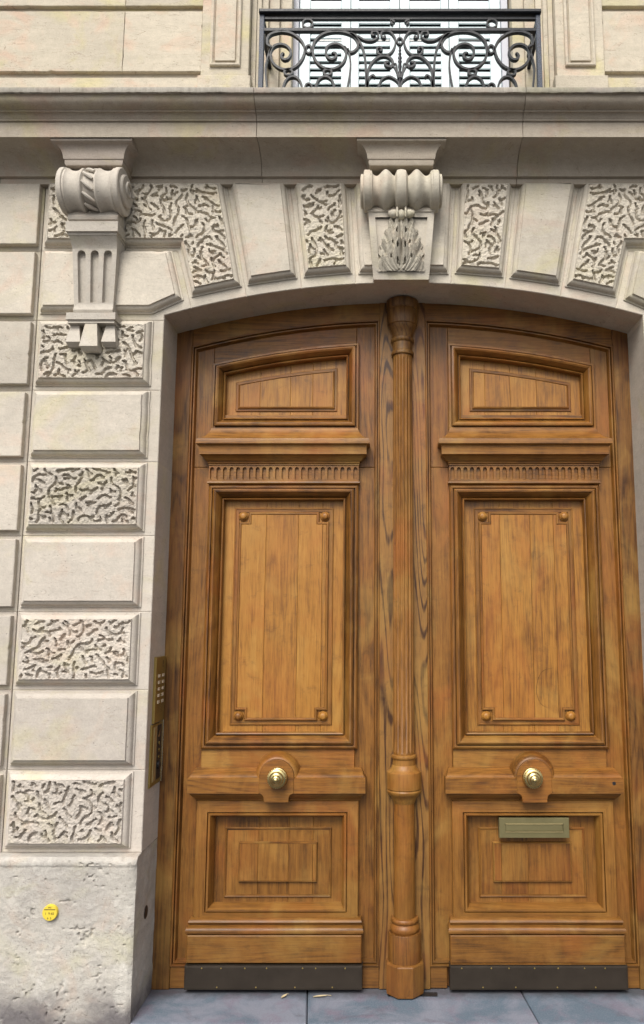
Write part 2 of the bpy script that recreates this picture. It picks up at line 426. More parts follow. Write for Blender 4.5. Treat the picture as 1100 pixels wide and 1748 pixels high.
def worm_points(x0, x1, z0, z1, seed, inside):
    rg = random.Random(seed); W = []; allp = []
    sp = .0212
    cell = {}
    def near(x, z, skip=()):
        cx, cz = int(x // sp), int(z // sp)
        for i in (-1, 0, 1):
            for j in (-1, 0, 1):
                for (px, pz, wid) in cell.get((cx + i, cz + j), ()):
                    if wid not in skip and (px - x) ** 2 + (pz - z) ** 2 < sp * sp: return True
        return False
    tries = 0; n = int((x1 - x0) * (z1 - z0) / .0009) * 30
    while tries < n:
        tries += 1; x, z = rg.uniform(x0, x1), rg.uniform(z0, z1)
        own = ()
        if W and rg.random() < .30:
            wj = rg.randrange(len(W)); x, z = W[wj][rg.randrange(len(W[wj]))]; own = (wj,)
        if not inside(x, z) or near(x, z, own): continue
        a = rg.uniform(0, 6.28); L = rg.uniform(.05, .12); k = rg.choice((-1, 1)) * rg.uniform(5, 48); pts = [(x, z)]; l = 0; fl = rg.uniform(.3, .8) * L
        while l < L:
            x += math.cos(a) * .003; z += math.sin(a) * .003; a += k * .003; l += .003
            if l > fl: k = -k * rg.uniform(.5, 1.3); fl = 9
            if not inside(x, z) or near(x, z, own if l < .03 else ()): break
            pts.append((x, z))
        if len(pts) < (9 if tries < n * .6 else 4): continue
        wid = len(W); W.append(pts)
        for p in pts: cell.setdefault((int(p[0] // sp), int(p[1] // sp)), []).append((*p, wid)); allp.append(p)
    return np.array(allp)

def carve(quads, y, seed, inside, parent, step=.0027):
    """rough face with sunken worm tracks; quads are bilinear patches (bl, br, tr, tl) sharing edges"""
    xs = [p[0] for q in quads for p in q]; zs = [p[1] for q in quads for p in q]
    wp = worm_points(min(xs), max(xs), min(zs), max(zs), seed, inside)
    m = MB()
    for q in quads:
        q = np.array(q); nu = max(2, int(np.hypot(*(q[1] - q[0])) / step)); nv = max(2, int(np.hypot(*(q[3] - q[0])) / step))
        u, v = np.meshgrid(np.linspace(0, 1, nu + 1), np.linspace(0, 1, nv + 1))
        P = (q[0] * ((1 - u) * (1 - v))[..., None] + q[1] * (u * (1 - v))[..., None] + q[2] * (u * v)[..., None] + q[3] * ((1 - u) * v)[..., None]).reshape(-1, 2)
        d = np.full(len(P), 9.0)
        for i in range(0, len(wp), 60): d = np.minimum(d, np.sqrt(((P[:, None, :] - wp[None, i:i + 60, :]) ** 2).sum(2)).min(1))
        wdt = .0048 + .0044 * vn(P[:, 0], P[:, 1], 210, seed) + .0022 * vn(P[:, 0], P[:, 1], 60, seed + 3)
        t = np.clip((wdt - d) / .0018 + .5, 0, 1); t = t * t * (3 - 2 * t)
        h = -.0165 * t + (1 - t) * (.0044 * vn(P[:, 0], P[:, 1], 150, seed + 1) + .0030 * vn(P[:, 0], P[:, 1], 320, seed + 2) + .004 * vn(P[:, 0], P[:, 1], 25, seed + 4))
        e = np.minimum(np.minimum(u, 1 - u) * nu, np.minimum(v, 1 - v) * nv).reshape(-1)
        V = [(P[i, 0], y - h[i] if e[i] > .5 or len(quads) > 1 else y, P[i, 1]) for i in range(len(P))]
        F = [(r * (nu + 1) + c, r * (nu + 1) + c + 1, (r + 1) * (nu + 1) + c + 1, (r + 1) * (nu + 1) + c) for r in range(nv) for c in range(nu)]
        m.add(V, F)
    return m.build('vermiculated_face', ST_V, parent, 60)
def inpoly(poly, mrg):
    p = inset(ccw(poly), mrg)
    def f(x, z):
        c = False
        for i in range(len(p)):
            a, b = p[i - 1], p[i]
            if (a[1] > z) != (b[1] > z) and x < (b[0] - a[0]) * (z - a[1]) / (b[1] - a[1]) + a[0]: c = not c
        return c
    return f
def rough(poly, step=.022, amp=.0010, chips=.05, seed=None):
    out = []; n = len(poly)
    for i in range(n):
        a, b = poly[i], poly[(i + 1) % n]; L = math.hypot(b[0] - a[0], b[1] - a[1]); k = max(1, int(L / step)); nx, nz = -(b[1] - a[1]) / L, (b[0] - a[0]) / L
        out.append(a)
        for j in range(1, k):
            t = j / k; d = random.uniform(-amp, amp) + (random.uniform(.0015, .0045) if random.random() < chips else 0)
            out.append((a[0] + (b[0] - a[0]) * t + nx * d, a[1] + (b[1] - a[1]) * t + nz * d))
    return out
def raised(parent, outer, carved, seed=0, quads=None, h=0.0, corner=True):
    m = MB(); m.frame(rough(ccw(outer), .03, .0003, .03), [(d, y - h if d > 0 or y < -.001 else y) for d, y in QP], cap=not carved)
    m.build('raised_moulding', ST, parent, 30)
    if carved:
        inn = inset(ccw(outer), .0285)
        carve(quads(inn) if quads else [inn], -.043 - h, seed, inpoly(inn, .006), parent)
def stone_part(name, poly, mat=ST, prof=BODY):
    m = MB(); m.frame(poly, prof); return m.build(name, mat, BLD, 0)

XL = -1.698
ROW = [2.9795 - .3345 * k for k in range(0, 8)]
mirr = []
# Q1: L shaped vermiculated stone over the shoulder of the arch
aa, ab = .187, .2535
arc = [rad(a, RAD) for a in np.linspace(aa, ab, 5)]
q = stone_part('voussoir', [(XL, 3.320), (XL, 3.662), (-radz(aa, 3.662)[0], 3.662)] + [(-x, z) for x, z in arc] + [(-radz(ab, 3.320)[0], 3.320)])
o5 = [(-1.685, 3.336), (-radz(.2500, 3.336)[0], 3.336), (-rad(.2500, 3.980)[0], rad(.25, 3.98)[1]), (-rad(.1900, 3.980)[0], rad(.19, 3.98)[1]), (-radz(.190, 3.662)[0], 3.662), (-1.685, 3.662)]
def q5(i):  # three patches out of the L
    # i: bl, inner corner, leg bottom-left, leg bottom-right, tr, tl
    ic = i[1]; lt = (i[4][0] + (i[5][0] - i[4][0]) * ((i[4][0] - ic[0]) / (i[4][0] - i[5][0])), i[4][1])
    t = (ic[1] - i[3][1]) / (i[4][1] - i[3][1]); rp = (i[3][0] + t * (i[4][0] - i[3][0]), ic[1])
    return [[i[0], ic, lt, i[5]], [ic, rp, i[4], lt], [i[2], i[3], rp, ic]]
raised(q, o5, True, 11, q5); mirr.append(q)
# Q2: springer, plain, with a canted corner
arc = [rad(a, RAD) for a in np.linspace(ab, math.asin(HW / RAD), 4)]
q = stone_part('springer_stone', [(XL, ROW[0]), (-HW, ROW[0])] + [(-x, z) for x, z in arc[::-1]] + [(-radz(ab, 3.320)[0], 3.320), (XL, 3.320)])
raised(q, [(-1.685, 3.010), (-1.164, 3.010), (-1.022, 3.078), (-1.083, 3.318), (-1.685, 3.318)], False); mirr.append(q)
for k in range(1, 8):
    q = stone_part('quoin', [(XL, ROW[k]), (-HW, ROW[k]), (-HW, ROW[k - 1]), (XL, ROW[k - 1])])
    raised(q, [(-1.685, ROW[k] + .019), (-1.157, ROW[k] + .019), (-1.157, ROW[k] + .330), (-1.685, ROW[k] + .330)], k % 2 == 1, 20 + k)
    mirr.append(q)
# plain coursed blocks further left
for k in range(-1, 8):
    z0, z1 = (ROW[k], ROW[k - 1]) if k > 0 else ((ROW[0], 3.320) if k == 0 else (3.320, 3.662))
    for (x0, x1) in ((-2.62, XL - .004), (-3.5, -2.62)):
        q = stone_part('wall_block', [(x0, z0), (x1, z0), (x1, z1), (x0, z1)])
        jx = random.uniform(-.003, .003)
        m = MB(); m.frame(rough([(x0 + .01, z0 + .022), (x1 - .012 + jx, z0 + .022), (x1 - .012 + jx, z1 - .018), (x0 + .01, z1 - .018)], .015, .0005, .03), [(0, -.0005), (0, -.028), (.0025, -.0305)])
        m.build('raised_block', ST, q, 0); mirr.append(q)
# voussoirs of the arch
for s in (-1, 1):
    for n, (a0, a1, b0, b1, cv) in enumerate(((.0565, .1208, .0600, .1172, True), (.1208, .187, .1245, .1835, False))):
        arc = [rad(a, RAD) for a in np.linspace(a0, a1, 4)]
        pl = arc + [radz(a1, 3.662), radz(a0, 3.662)]
        q = stone_part('voussoir', [(s * x, z) for x, z in pl])
        o = [rad(b0, 3.980), rad(b1, 3.980), radz(b1, 3.662), radz(b0, 3.662)]
        o = [(s * x, z) for x, z in o]
        if s < 0: o = [o[1], o[0], o[3], o[2]]
        raised(q, o, cv, 40 + n + s)
KX = -.012
arc = [rad(a, RAD) for a in np.linspace(-.0565, .0565, 5)]
KEY = stone_part('keystone', arc + [radz(.0565, 3.662), radz(-.0565, 3.662)])
raised(KEY, [rad(-.053, 3.975), rad(.053, 3.975), radz(.053, 3.662), radz(-.053, 3.662)], False)

# plinth: a pitted block, worn along its edge
def plinth(x0, x1, z0, z1, y, seed):
    nx, nz = int((x1 - x0) / .005), int((z1 - z0) / .005)
    u, v = np.meshgrid(np.linspace(x0, x1, nx + 1), np.linspace(z0, z1, nz + 1)); X, Z = u.ravel(), v.ravel()
    h = .0035 * vn(X, Z, 4, seed) + .0014 * vn(X, Z, 26, seed + 1) + .0024 * vn(X, Z, 85, seed + 2)
    h = h + .004 * (Z > z1 - .035)
    pit = np.clip(vn(X, Z, 95, seed + 3) + .7 * vn(X, Z, 14, seed + 6) - .47, 0, 1) * .10
    pit = pit + np.clip(vn(X, Z, 120, seed + 13) + .5 * vn(X, Z, 30, seed + 16) - .50, 0, 1) * .10
    er = np.maximum(0, .028 + .02 * vn(X, Z, 9, seed + 4) - (x1 - X)); et = np.maximum(0, .022 + .012 * vn(X, Z, 7, seed + 5) - (z1 - Z))
    Y = y - h + np.minimum(pit, .008) + er ** 2 * 14 + et ** 2 * 40
    F = [(r * (nx + 1) + c, r * (nx + 1) + c + 1, (r + 1) * (nx + 1) + c + 1, (r + 1) * (nx + 1) + c) for r in range(nz) for c in range(nx)]
    m = MB(); m.add(list(zip(X, Y, Z)), F)
    # top and jamb side carried back to the wall
    top = [nz * (nx + 1) + c for c in range(nx + 1)]; side = [r * (nx + 1) + nx for r in range(nz + 1)]
    V = [m.v[i] for i in top] + [(m.v[i][0], .02, z1 + .002) for i in top]; n = nx + 1
    m.add(V, [(i, i + 1, n + i + 1, n + i) for i in range(nx)])
    rows = []
    for t in np.linspace(0, 1, 24):
        rows.append([(x1 + (0 if t == 0 else .004 * float(vn(np.array([t * .3]), np.array([m.v[i][2]]), 30, seed + 8)[0])), m.v[i][1] * (1 - t) + .27 * t, m.v[i][2]) for i in side])
    m.loft(rows, False); return m.build('plinth_stone', ST_P, BLD, 50)
mirr.append(plinth(-2.35, -HW, -.03, .636, -.068, 5))
for o in mirr: mirror_copy(o, BLD)

# intrados joint lines are the chamfers of the stones; cornice in three lengths
def arcpts(c, r, a0, a1, n=6): return [(c[0] + r * math.cos(R(a)), c[1] + r * math.sin(R(a))) for a in np.linspace(a0, a1, n)]
CP = [(.30, 3.640), (-.030, 3.640), (-.030, 3.668), (-.047, 3.670), (-.047, 3.690)]
CP += [(-.05 - .150 * (1 - math.cos(t)) , 3.694 + .070 * math.sin(t)) for t in np.linspace(.1, math.pi / 2, 8)]
CP += [(-.208, 3.766), (-.210, 3.758), (-.213, 3.758), (-.213, 3.830), (-.222, 3.832), (-.222, 3.838), (-.226, 3.843), (-.232, 3.853), (-.240, 3.858), (-.248, 3.858), (-.248, 3.864)]
CP += [(-.250 - .045 * math.sin(t), 3.866 + .036 * (1 - math.cos(t))) for t in np.linspace(.05, math.pi / 2, 7)]
CP += [(-.300, 3.9045), (.30, 3.9045)]
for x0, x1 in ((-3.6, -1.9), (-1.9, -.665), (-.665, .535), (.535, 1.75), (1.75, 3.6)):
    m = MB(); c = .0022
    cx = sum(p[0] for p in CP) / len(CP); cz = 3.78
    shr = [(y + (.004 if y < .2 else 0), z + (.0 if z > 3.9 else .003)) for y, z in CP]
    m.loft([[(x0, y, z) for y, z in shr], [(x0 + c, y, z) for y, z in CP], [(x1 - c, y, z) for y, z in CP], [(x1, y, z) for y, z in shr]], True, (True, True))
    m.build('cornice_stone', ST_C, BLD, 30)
# projecting slab with a nibbled, streaked edge
for x0, x1 in ((-3.6, -1.52), (-1.52, -.665), (-.665, .535), (.535, 1.9), (1.9, 3.6)):
    n = int((x1 - x0) / .012); xs = np.linspace(x0 + .001, x1 - .001, n)
    j1 = .004 * vn(xs, xs * 0, 30, 3) + .004 * vn(xs, xs * 0, 9, 4); j2 = .005 * vn(xs, xs * 0, 40, 5) + .003 * vn(xs, xs * 0, 110, 6)
    m = MB(); m.loft([[(x, .28, 3.905), (x, -.311 + a, 3.905 + abs(b)), (x, -.314 + a * .6, 3.915), (x, -.313 + a * .5, 3.928), (x, -.308, 3.931), (x, .28, 3.931)] for x, a, b in zip(xs, j1, j2)], True, (True, True))
    m.build('cornice_slab', ST_S, BLD, 30)

# ------------------------------------------------------------------ consoles
def cells(m, rect, hole, fn, depth, n=10):
    """one cell with a recessed hole; fn(s, z, d) maps to the surface"""
    (s0, s1, z0, z1) = rect; cx, cz = (s0 + s1) / 2, (z0 + z1) / 2
    N = len(hole); outer = []
    for (x, z) in hole:
        dx, dz = x - cx, z - cz; k = min((s1 - cx) / abs(dx) if abs(dx) > 1e-9 else 1e9, (z1 - cz) / abs(dz) if abs(dz) > 1e-9 else 1e9)
        outer.append((cx + dx * k, cz + dz * k))
    # snap the nearest samples to the corners
    for c in ((s0, z0), (s1, z0), (s1, z1), (s0, z1)):
        i = min(range(N), key=lambda i: (outer[i][0] - c[0]) ** 2 + (outer[i][1] - c[1]) ** 2); outer[i] = c
    inn = [(cx + (x - cx) * .90, cz + (z - cz) * .985) for x, z in hole]
    m.loft([[fn(x, z, 0) for x, z in outer], [fn(x, z, 0) for x, z in hole], [fn(x, z, depth * .8) for x, z in hole], [fn(x, z, depth) for x, z in inn]], True, (False, True))
def stadium(cx, z0, z1, r, n=8, flat_bottom=False):
    top = [(cx + r * math.cos(t), z1 - r + r * math.sin(t)) for t in np.linspace(0, math.pi, n)]
    if flat_bottom: bot = [(cx - r, z0), (cx - r * .4, z0), (cx + r * .4, z0), (cx + r, z0)]
    else: bot = [(cx + r * math.cos(t), z0 + r + r * math.sin(t)) for t in np.linspace(math.pi, 2 * math.pi, n)]
    mid1 = [(cx - r, z1 - r + (z0 - z1 + 2 * r) * t) for t in (.15, .35, .5, .65, .85)]; mid2 = [(cx + r, z) for x, z in mid1[::-1]]
    return top + mid1 + bot + mid2
def rings3(m, cx, rows, yb=.0):
    m.loft([[(cx - hw, yb, z), (cx - hw, y, z), (cx + hw, y, z), (cx + hw, yb, z)] for z, y, hw in rows], True, (True, True))
def cap_rows():
    r = [(3.655, -.158, .128), (3.664, -.162, .132), (3.680, -.162, .132), (3.682, -.166, .136)]
    r += [(3.684 + .060 * math.sin(t), -.168 - .030 * (1 - math.cos(t)), .138 + .042 * (1 - math.cos(t))) for t in np.linspace(.1, math.pi / 2, 7)]
    r += [(3.748, -.204, .184), (3.762, -.204, .184)]; return r

def console(cx):
    root = empty('console', (cx, 0, 3.3)); root.parent = BLD
    root['_o'] = (cx, 0, 3.3)
    def bld(m, n, mat=ST_K, sm=35):
        o = m.build(n, mat, None, sm); o.data.transform(Matrix.Translation((-cx, 0, -3.3))); o.parent = root; return o
    m = MB(); rings3(m, cx, cap_rows()); bld(m, 'cap', ST_C)
    # volute: lathe along X
    VC = (cx, -.130, 3.540); half_ = [(.0, .138), (.101, .138), (.105, .134), (.105, .116), (.099, .113), (.101, .105), (.096, .100), (.091, .088), (.089, .074), (.091, .058), (.097, .044), (.101, .038), (.099, .031), (.088, .027), (.084, .024)]
    pr = [(r, -x) for r, x in half_] + half_[::-1]
    m = MB(); m.lathe('X', VC, pr, 48); bld(m, 'volute')
    for s in (-1, 1):
        m = MB()
        m.lathe('X', (cx + s * .138, VC[1], VC[2]), [(.0, 0), (.074, 0), (.074, s * .010), (.069, s * .014), (0.0, s * .015)], 32)
        sp = [(cx + s * .154, VC[1] + r * math.cos(t * s), VC[2] + r * math.sin(t)) for t, r in [(k * .35, (.050 - .0021 * k)) for k in range(20)]]
        m.tube(sp, .008, 6)
        bld(m, 'volute_eye')
    m = MB()
    for k in range(12):
        t0 = k * 2 * math.pi / 12; P = []
        for i in range(7):
            t = i / 6; x = -.024 + .048 * t; th = t0 + .42 * t; r = .095
            P.append((cx + x, VC[1] + r * math.cos(th), VC[2] + r * math.sin(th)))
        m.tube(P, .0090, 8, lambda t: .6 + .4 * math.sin(math.pi * t))
    bld(m, 'twisted_band')
    # neck, abacus, fluted shaft
    m = MB(); rings3(m, cx, [(3.50, -.110, .110), (3.44, -.128, .113), (3.418, -.140, .114), (3.405, -.136, .113), (3.400, -.128, .108), (3.395, -.128, .108)]); bld(m, 'neck')
    m = MB(); rings3(m, cx, [(3.395, -.132, .112), (3.393, -.142, .118), (3.345, -.142, .118), (3.343, -.132, .112), (3.334, -.130, .110)]); bld(m, 'abacus')
    def Yf(z):
        t = min(1, max(0, (3.334 - z) / .064)); y = -.128 + .036 * math.sin(t * math.pi / 2)
        return y + .022 * min(1, max(0, (3.27 - z) / .24))
    def hw(z):
        t = min(1, max(0, (3.334 - z) / .05)); w_ = .108 - .006 * t
        return w_ - .013 * min(1, max(0, (3.29 - z) / .27))
    m = MB(); zs = [3.334, 3.325, 3.315, 3.305, 3.295, 3.285]
    m.loft([[(cx - hw(z), 0, z), (cx - hw(z), Yf(z), z), (cx + hw(z), Yf(z), z), (cx + hw(z), 0, z)] for z in zs], False)
    f = lambda s, z, d: (cx + s * hw(z), Yf(z) + d, z)
    e = [-1, -.36, .36, 1]; c0 = [-.60, 0, .60]
    for i in range(3): cells(m, (e[i], e[i + 1], 3.030, 3.285), [(x, z) for x, z in [(c0[i] + (px - c0[i]) / .1, pz) for px, pz in stadium(c0[i], 3.036, 3.278, .0185, 9, True)]], f, .022)
    zs = list(np.linspace(3.285, 3.03, 8))
    for s in (-1, 1): m.loft([[(cx + s * hw(z), 0, z), (cx + s * hw(z), Yf(z), z)] for z in zs], False)
    zs = [(3.030, Yf(3.03), hw(3.03)), (3.010, Yf(3.01) - .002, hw(3.03)), (3.000, -.078, .0895), (2.990, -.074, .089), (2.988, -.058, .082), (2.975, -.058, .082)]
    rings3(m, cx, zs); bld(m, 'fluted_shaft')
    m = MB(); rings3(m, cx, [(2.980, -.092, .106), (2.978, -.098, .111), (2.946, -.098, .111), (2.944, -.090, .104), (2.938, -.088, .102), (2.936, -.092, .106), (2.931, -.092, .106), (2.930, -.08, .09)]); bld(m, 'foot_block')
    for k, (dx, zb, yy) in enumerate(((-.080, 2.846, -.078), (0, 2.818, -.100), (.080, 2.846, -.078))):
        m = MB(); a, b = (.018, .033) if dx else (.026, .041)
        m.loft([[(cx + dx - a, yy + .07, 2.934), (cx + dx - a, yy + .012, 2.934), (cx + dx + a, yy + .012, 2.934), (cx + dx + a, yy + .07, 2.934)],
                [(cx + dx - b, yy + .085, zb), (cx + dx - b, yy - .006, zb), (cx + dx + b, yy - .006, zb), (cx + dx + b, yy + .085, zb)],
                [(cx + dx - b * .9, yy + .085, zb - .012), (cx + dx - b * .8, yy + .02, zb - .016), (cx + dx + b * .8, yy + .02, zb - .016), (cx + dx + b * .9, yy + .085, zb - .012)]], True, (True, True))
        bld(m, 'drop')
    return root
cs = console(-1.412)
c2 = cs.copy(); COL.objects.link(c2); c2.parent = BLD; c2.location.x = 1.412; c2.scale = (-1, 1, 1)
for ch in list(cs.children):
    d = ch.copy(); COL.objects.link(d); d.parent = c2

# keystone console
m = MB(); rows = [(z, y, hw_ * 1.03 + .012) for z, y, hw_ in cap_rows()]; rings3(m, KX, rows); m.build('cap', ST_C, KEY, 35)
VC = (KX, -.122, 3.548)
pr = [(.0, -.186), (.066, -.186), (.074, -.182), (.074, -.172), (.088, -.170), (.092, -.166), (.092, -.142), (.088, -.140), (.088, -.134)]
seg = []
for x in np.linspace(-.130, .130, 53):
    ax = abs(x); r = .080 + .014 * math.cos((ax - .070) / .043 * math.pi) if ax > .027 else .080
    if ax < .022: r = .090 + .004 * math.cos(ax / .022 * math.pi / 2)
    seg.append((r, x))
pr += seg + [(r, -x) for r, x in pr[::-1]]
m = MB(); m.lathe('X', VC, pr, 44); m.build('volute', ST_K, KEY, 40)
def kY(z): t = (3.46 - z) / .30; return -.118 + .052 * t - .018 * math.sin(min(1, max(0, t)) * math.pi)
def kW(z): return .152 - .024 * (3.46 - z) / .30
m = MB(); rings3(m, KX, [(3.50, -.10, .150), (3.462, kY(3.46) - .006, .156), (3.450, kY(3.45) - .006, .156), (3.448, kY(3.448), .150), (3.425, kY(3.425), kW(3.425))])
zt, zb = 3.425, 3.185
for i in range(10):
    pass
zs = list(np.linspace(zt, zb, 12)); a_ = .030
for s in (-1, 1):
    m.loft([[(KX + s * kW(z), .0, z), (KX + s * kW(z), kY(z), z), (KX + s * (kW(z) - a_), kY(z), z), (KX + s * (kW(z) - a_), kY(z) + .012, z)] for z in zs], False)
m.loft([[(KX - kW(z) + a_, kY(z) + .012, z), (KX + kW(z) - a_, kY(z) + .012, z)] for z in zs], False)
m.add([(KX - kW(zt) + a_, kY(zt), zt), (KX + kW(zt) - a_, kY(zt), zt), (KX + kW(zt) - a_, kY(zt) + .012, zt), (KX - kW(zt) + a_, kY(zt) + .012, zt)], [(0, 1, 2, 3)])
rings3(m, KX, [(zb, kY(zb), kW(zb)), (3.170, kY(3.17), kW(3.17)), (3.150, kY(3.15), kW(3.15))]); m.build('console_body', ST, KEY, 30)
# acanthus leaf: a relief of overlapping lobes on both sides of a stalk
NX, NZ = 84, 130
u, v = np.meshgrid(np.linspace(-1, 1, NX + 1), np.linspace(0, 1, NZ + 1))
zz = 3.182 + v * .238; half = .122 - .014 * (1 - v); X = u * half; ax = np.abs(X); Z = zz - 3.182
H = np.full(X.shape, -.02)
def lobe(cx, cz, a, L, wd, hgt, curl=0.0):
    """leaflet from (cx, cz) pointing at angle a from straight up"""
    global H
    dx, dz = ax - cx, Z - cz; s_, c_ = math.sin(a), math.cos(a); al = dx * s_ + dz * c_; ac = dx * c_ - dz * s_ + curl * al * al
    t = np.clip(al / L, 0, 1); wid = wd * np.power(np.clip(np.sin(np.pi * np.power(t, 1.05) * .86 + .16), 0, 1), .38) + 1e-5
    q_ = np.abs(ac) / wid; ins = (al > 0) & (al < L) & (q_ < 1)
    hh = hgt * (np.clip(1 - q_ ** 2, 0, 1) ** .5 * (.6 + .6 * t) + .25 * t) - .008 * np.exp(-(ac / .0030) ** 2) * (1 - t) + .003 * np.sin(ac * 900) * t
    H = np.where(ins, np.maximum(H, hh), H)
for base, sc in ((-.004, 1.0), (.075, .92), (.140, .74)):
    lobe(.014, base - .016, 1.02, .108 * sc, .023 * sc, .018 * sc, 3)
    lobe(.014, base + .010, .66, .118 * sc, .026 * sc, .028 * sc, 3)
    lobe(.014, base + .034, .26, .098 * sc, .020 * sc, .038 * sc, 3)
lobe(.0, .0, .0, .236, .012, .024); lobe(.055, -.004, .35, .07, .026, .016); lobe(.082, -.004, .15, .05, .018, .014)
for (ex, ez, r1, r2) in ((.017, .105, .0035, .012), (.017, .042, .004, .014), (.020, .172, .003, .010), (.040, .125, .003, .008), (.046, .060, .003, .008)):
    H = np.where(((ax - ex) / r1) ** 2 + ((Z - ez) / r2) ** 2 < 1, -.012, H)
wv = np.interp(v, [0, .15, .45, .75, .9, 1], [.110, .108, .100, .082, .055, .03]) + .006 * np.sin(v * 42)
H = np.where((ax < wv) & (H > -.019) | (ax < wv - .004) & (H <= -.019), np.maximum(H, .006), H)
H = np.where(H > -.015, H + .0015 * vn(X, Z, 90, 2), H)
bowl = -.006 + .012 * np.clip(1 - v, 0, 1) ** 2 * 1.4
Yb = np.vectorize(kY)(zz) + .0115
Yl = Yb - np.clip(H, -.001, 1) * 1.0 - np.where(H > 0, bowl, 0)
m = MB(); m.add(list(zip((KX + X).ravel(), Yl.ravel(), zz.ravel())), [(r * (NX + 1) + c, r * (NX + 1) + c + 1, (r + 1) * (NX + 1) + c + 1, (r + 1) * (NX + 1) + c) for r in range(NZ) for c in range(NX)])
m.build('acanthus_leaf', ST_K, KEY, 60)
m = MB()
for dx, r_ in ((0, (.020, .022, .024)), (-.036, (.022, .020, .020)), (.036, (.022, .020, .020)), (-.052, (.010, .014, .014)), (.052, (.010, .014, .014))): m.ball((KX + dx, kY(3.435) - .016, 3.428 + abs(dx) * .12), r_, 14, 10)
for dx in (-.019, .019): m.tube([(KX + dx, kY(3.44) - .030, 3.455), (KX + dx, kY(3.44) - .042, 3.435), (KX + dx, kY(3.44) - .030, 3.412)], .005, 8)
m.build('leaf_tip', ST_K, KEY, 60)

# ------------------------------------------------------------------ upper storey
for s in (-1, 1):
    xr = -.982
    for z0, z1 in ((4.223, 4.575), (4.578, 4.93), (4.933, 5.28), (5.283, 5.6)):
        cuts = [-3.6, -2.4, -1.364, xr] if z0 < 4.5 or z0 > 4.93 else [-3.6, -2.9, -1.364, xr]
        for x0, x1 in zip(cuts[:-1], cuts[1:]):
            x1_ = x1 - .002 if x1 != xr else x1
            m = MB(); m.frame(rough(ccw([(s * x, z) for x, z in ((x0, z0 + .026), (x1_, z0 + .026), (x1_, z1), (x0, z1))]), .02, .0007, .04), [(0, .30), (0, .002), (.002, 0)]); m.build('upper_wall_block', ST_U, BLD, 0)
    m = MB(); m.frame([(s * x, z) for x, z in ((-3.6, 3.93), (xr, 3.93), (xr, 5.6), (-3.6, 5.6))], [(0, .32), (0, .022)]); m.build('recessed_bed', ST_U, BLD, 0)
    m = MB(); m.frame([(s * x, z) for x, z in ((-3.6, 3.93), (xr + .0, 3.93), (xr + .0, 4.216), (-3.6, 4.216))], [(0, .30), (0, .003), (.003, 0)]); m.build('base_course', ST_U, BLD, 0)
    # pilaster with a sunk and raised panel
    q = MB(); q.frame([(s * x, z) for x, z in ((-.980, 4.2), (-.748, 4.2), (-.748, 5.6), (-.980, 5.6))], [(0, .3), (0, -.010), (.002, -.012)]); q = q.build('pilaster', ST_U, BLD, 0)
    m = MB(); m.frame([(s * x, z) for x, z in ((-.935, 4.262), (-.788, 4.262), (-.788, 5.7), (-.935, 5.7))], [(0, -.0125), (0, -.024), (.004, -.027), (.012, -.027), (.018, -.020), (.022, -.0145), (.024, -.0145), (.0245, -.024), (.026, -.0255)])
    m.build('raised_panel', ST_U, q, 30)
    m = MB(); m.frame([(s * x, z) for x, z in ((-.990, 3.93), (-.735, 3.93), (-.735, 4.207), (-.990, 4.207))], [(0, .3), (0, -.026), (.003, -.029)]); m.build('pilaster_base', ST_U, q, 0)
    # stepped window surround going back to the frame
    for x0, x1, y in ((-.746, -.722, .030), (-.722, -.700, .040), (-.700, -.668, .055), (-.668, -.615, .075), (-.615, -.556, .098)):
        m = MB(); m.frame([(s * x, z) for x, z in ((x0, 3.93), (x1, 3.93), (x1, 5.6), (x0, 5.6))], [(0, .34), (0, y + .002), (.0015, y)]); m.build('surround_moulding', ST_U, BLD, 0)
m = MB(); m.full(-3.6, 3.6, -.02, .9, 5.6, 5.9); m.build('wall_top', ST_U, BLD, 0)
m = MB(); m.full(-3.6, 3.6, .42, .9, 3.95, 5.6); m.build('wall_core', DARKIN, BLD, 0)
win = empty('window', (0, .24, 3.94)); win.parent = BLD; win['_o'] = (0, .24, 3.94)
def wbuild(m, n, mat, sm=0):
    o = m.build(n, mat, None, sm); o.data.transform(Matrix.Translation((0, -.24, -3.94))); o.parent = win; return o
for s in (-1, 1):
    m = MB(); m.box(min(s * .556, s * .520) - .008, max(s * .556, s * .520) - .008, .165, .33, 3.94, 5.6, .003); wbuild(m, 'frame', WHITE_F)
m = MB(); m.full(-.54, .53, .33, .335, 3.94, 5.6); wbuild(m, 'pane', GLASS)
m = MB(); m.box(-.60, .60, .13, .34, 3.90, 3.945, .004); wbuild(m, 'sill', ST_U)
names = ('leftmost white louvred shutter panel in the window above the door', 'second white louvred shutter panel from the left in the upper window', 'third white louvred shutter panel from the left in the upper window', 'rightmost white louvred shutter panel in the window above the door')
SX = (-.527, -.262, -.009, .245, .512)
def slat_mesh(w_):
    m = MB(); a = R(20); h, t = .0362, .007
    c_, s_ = math.cos(a), math.sin(a)
    pr = [(-h / 2, -t / 2), (h / 2, -t / 2), (h / 2, t / 2), (-h / 2, t / 2)]   # (along, thickness)
    pr = [(t_ * c_ + l * s_, l * c_ - t_ * s_) for l, t_ in pr]
    m.extx(pr, -w_ / 2, w_ / 2); return m
slat_proto = slat_mesh(.165).build('slat', WHITE, None, 0); smesh = slat_proto.data; bpy.data.objects.remove(slat_proto)
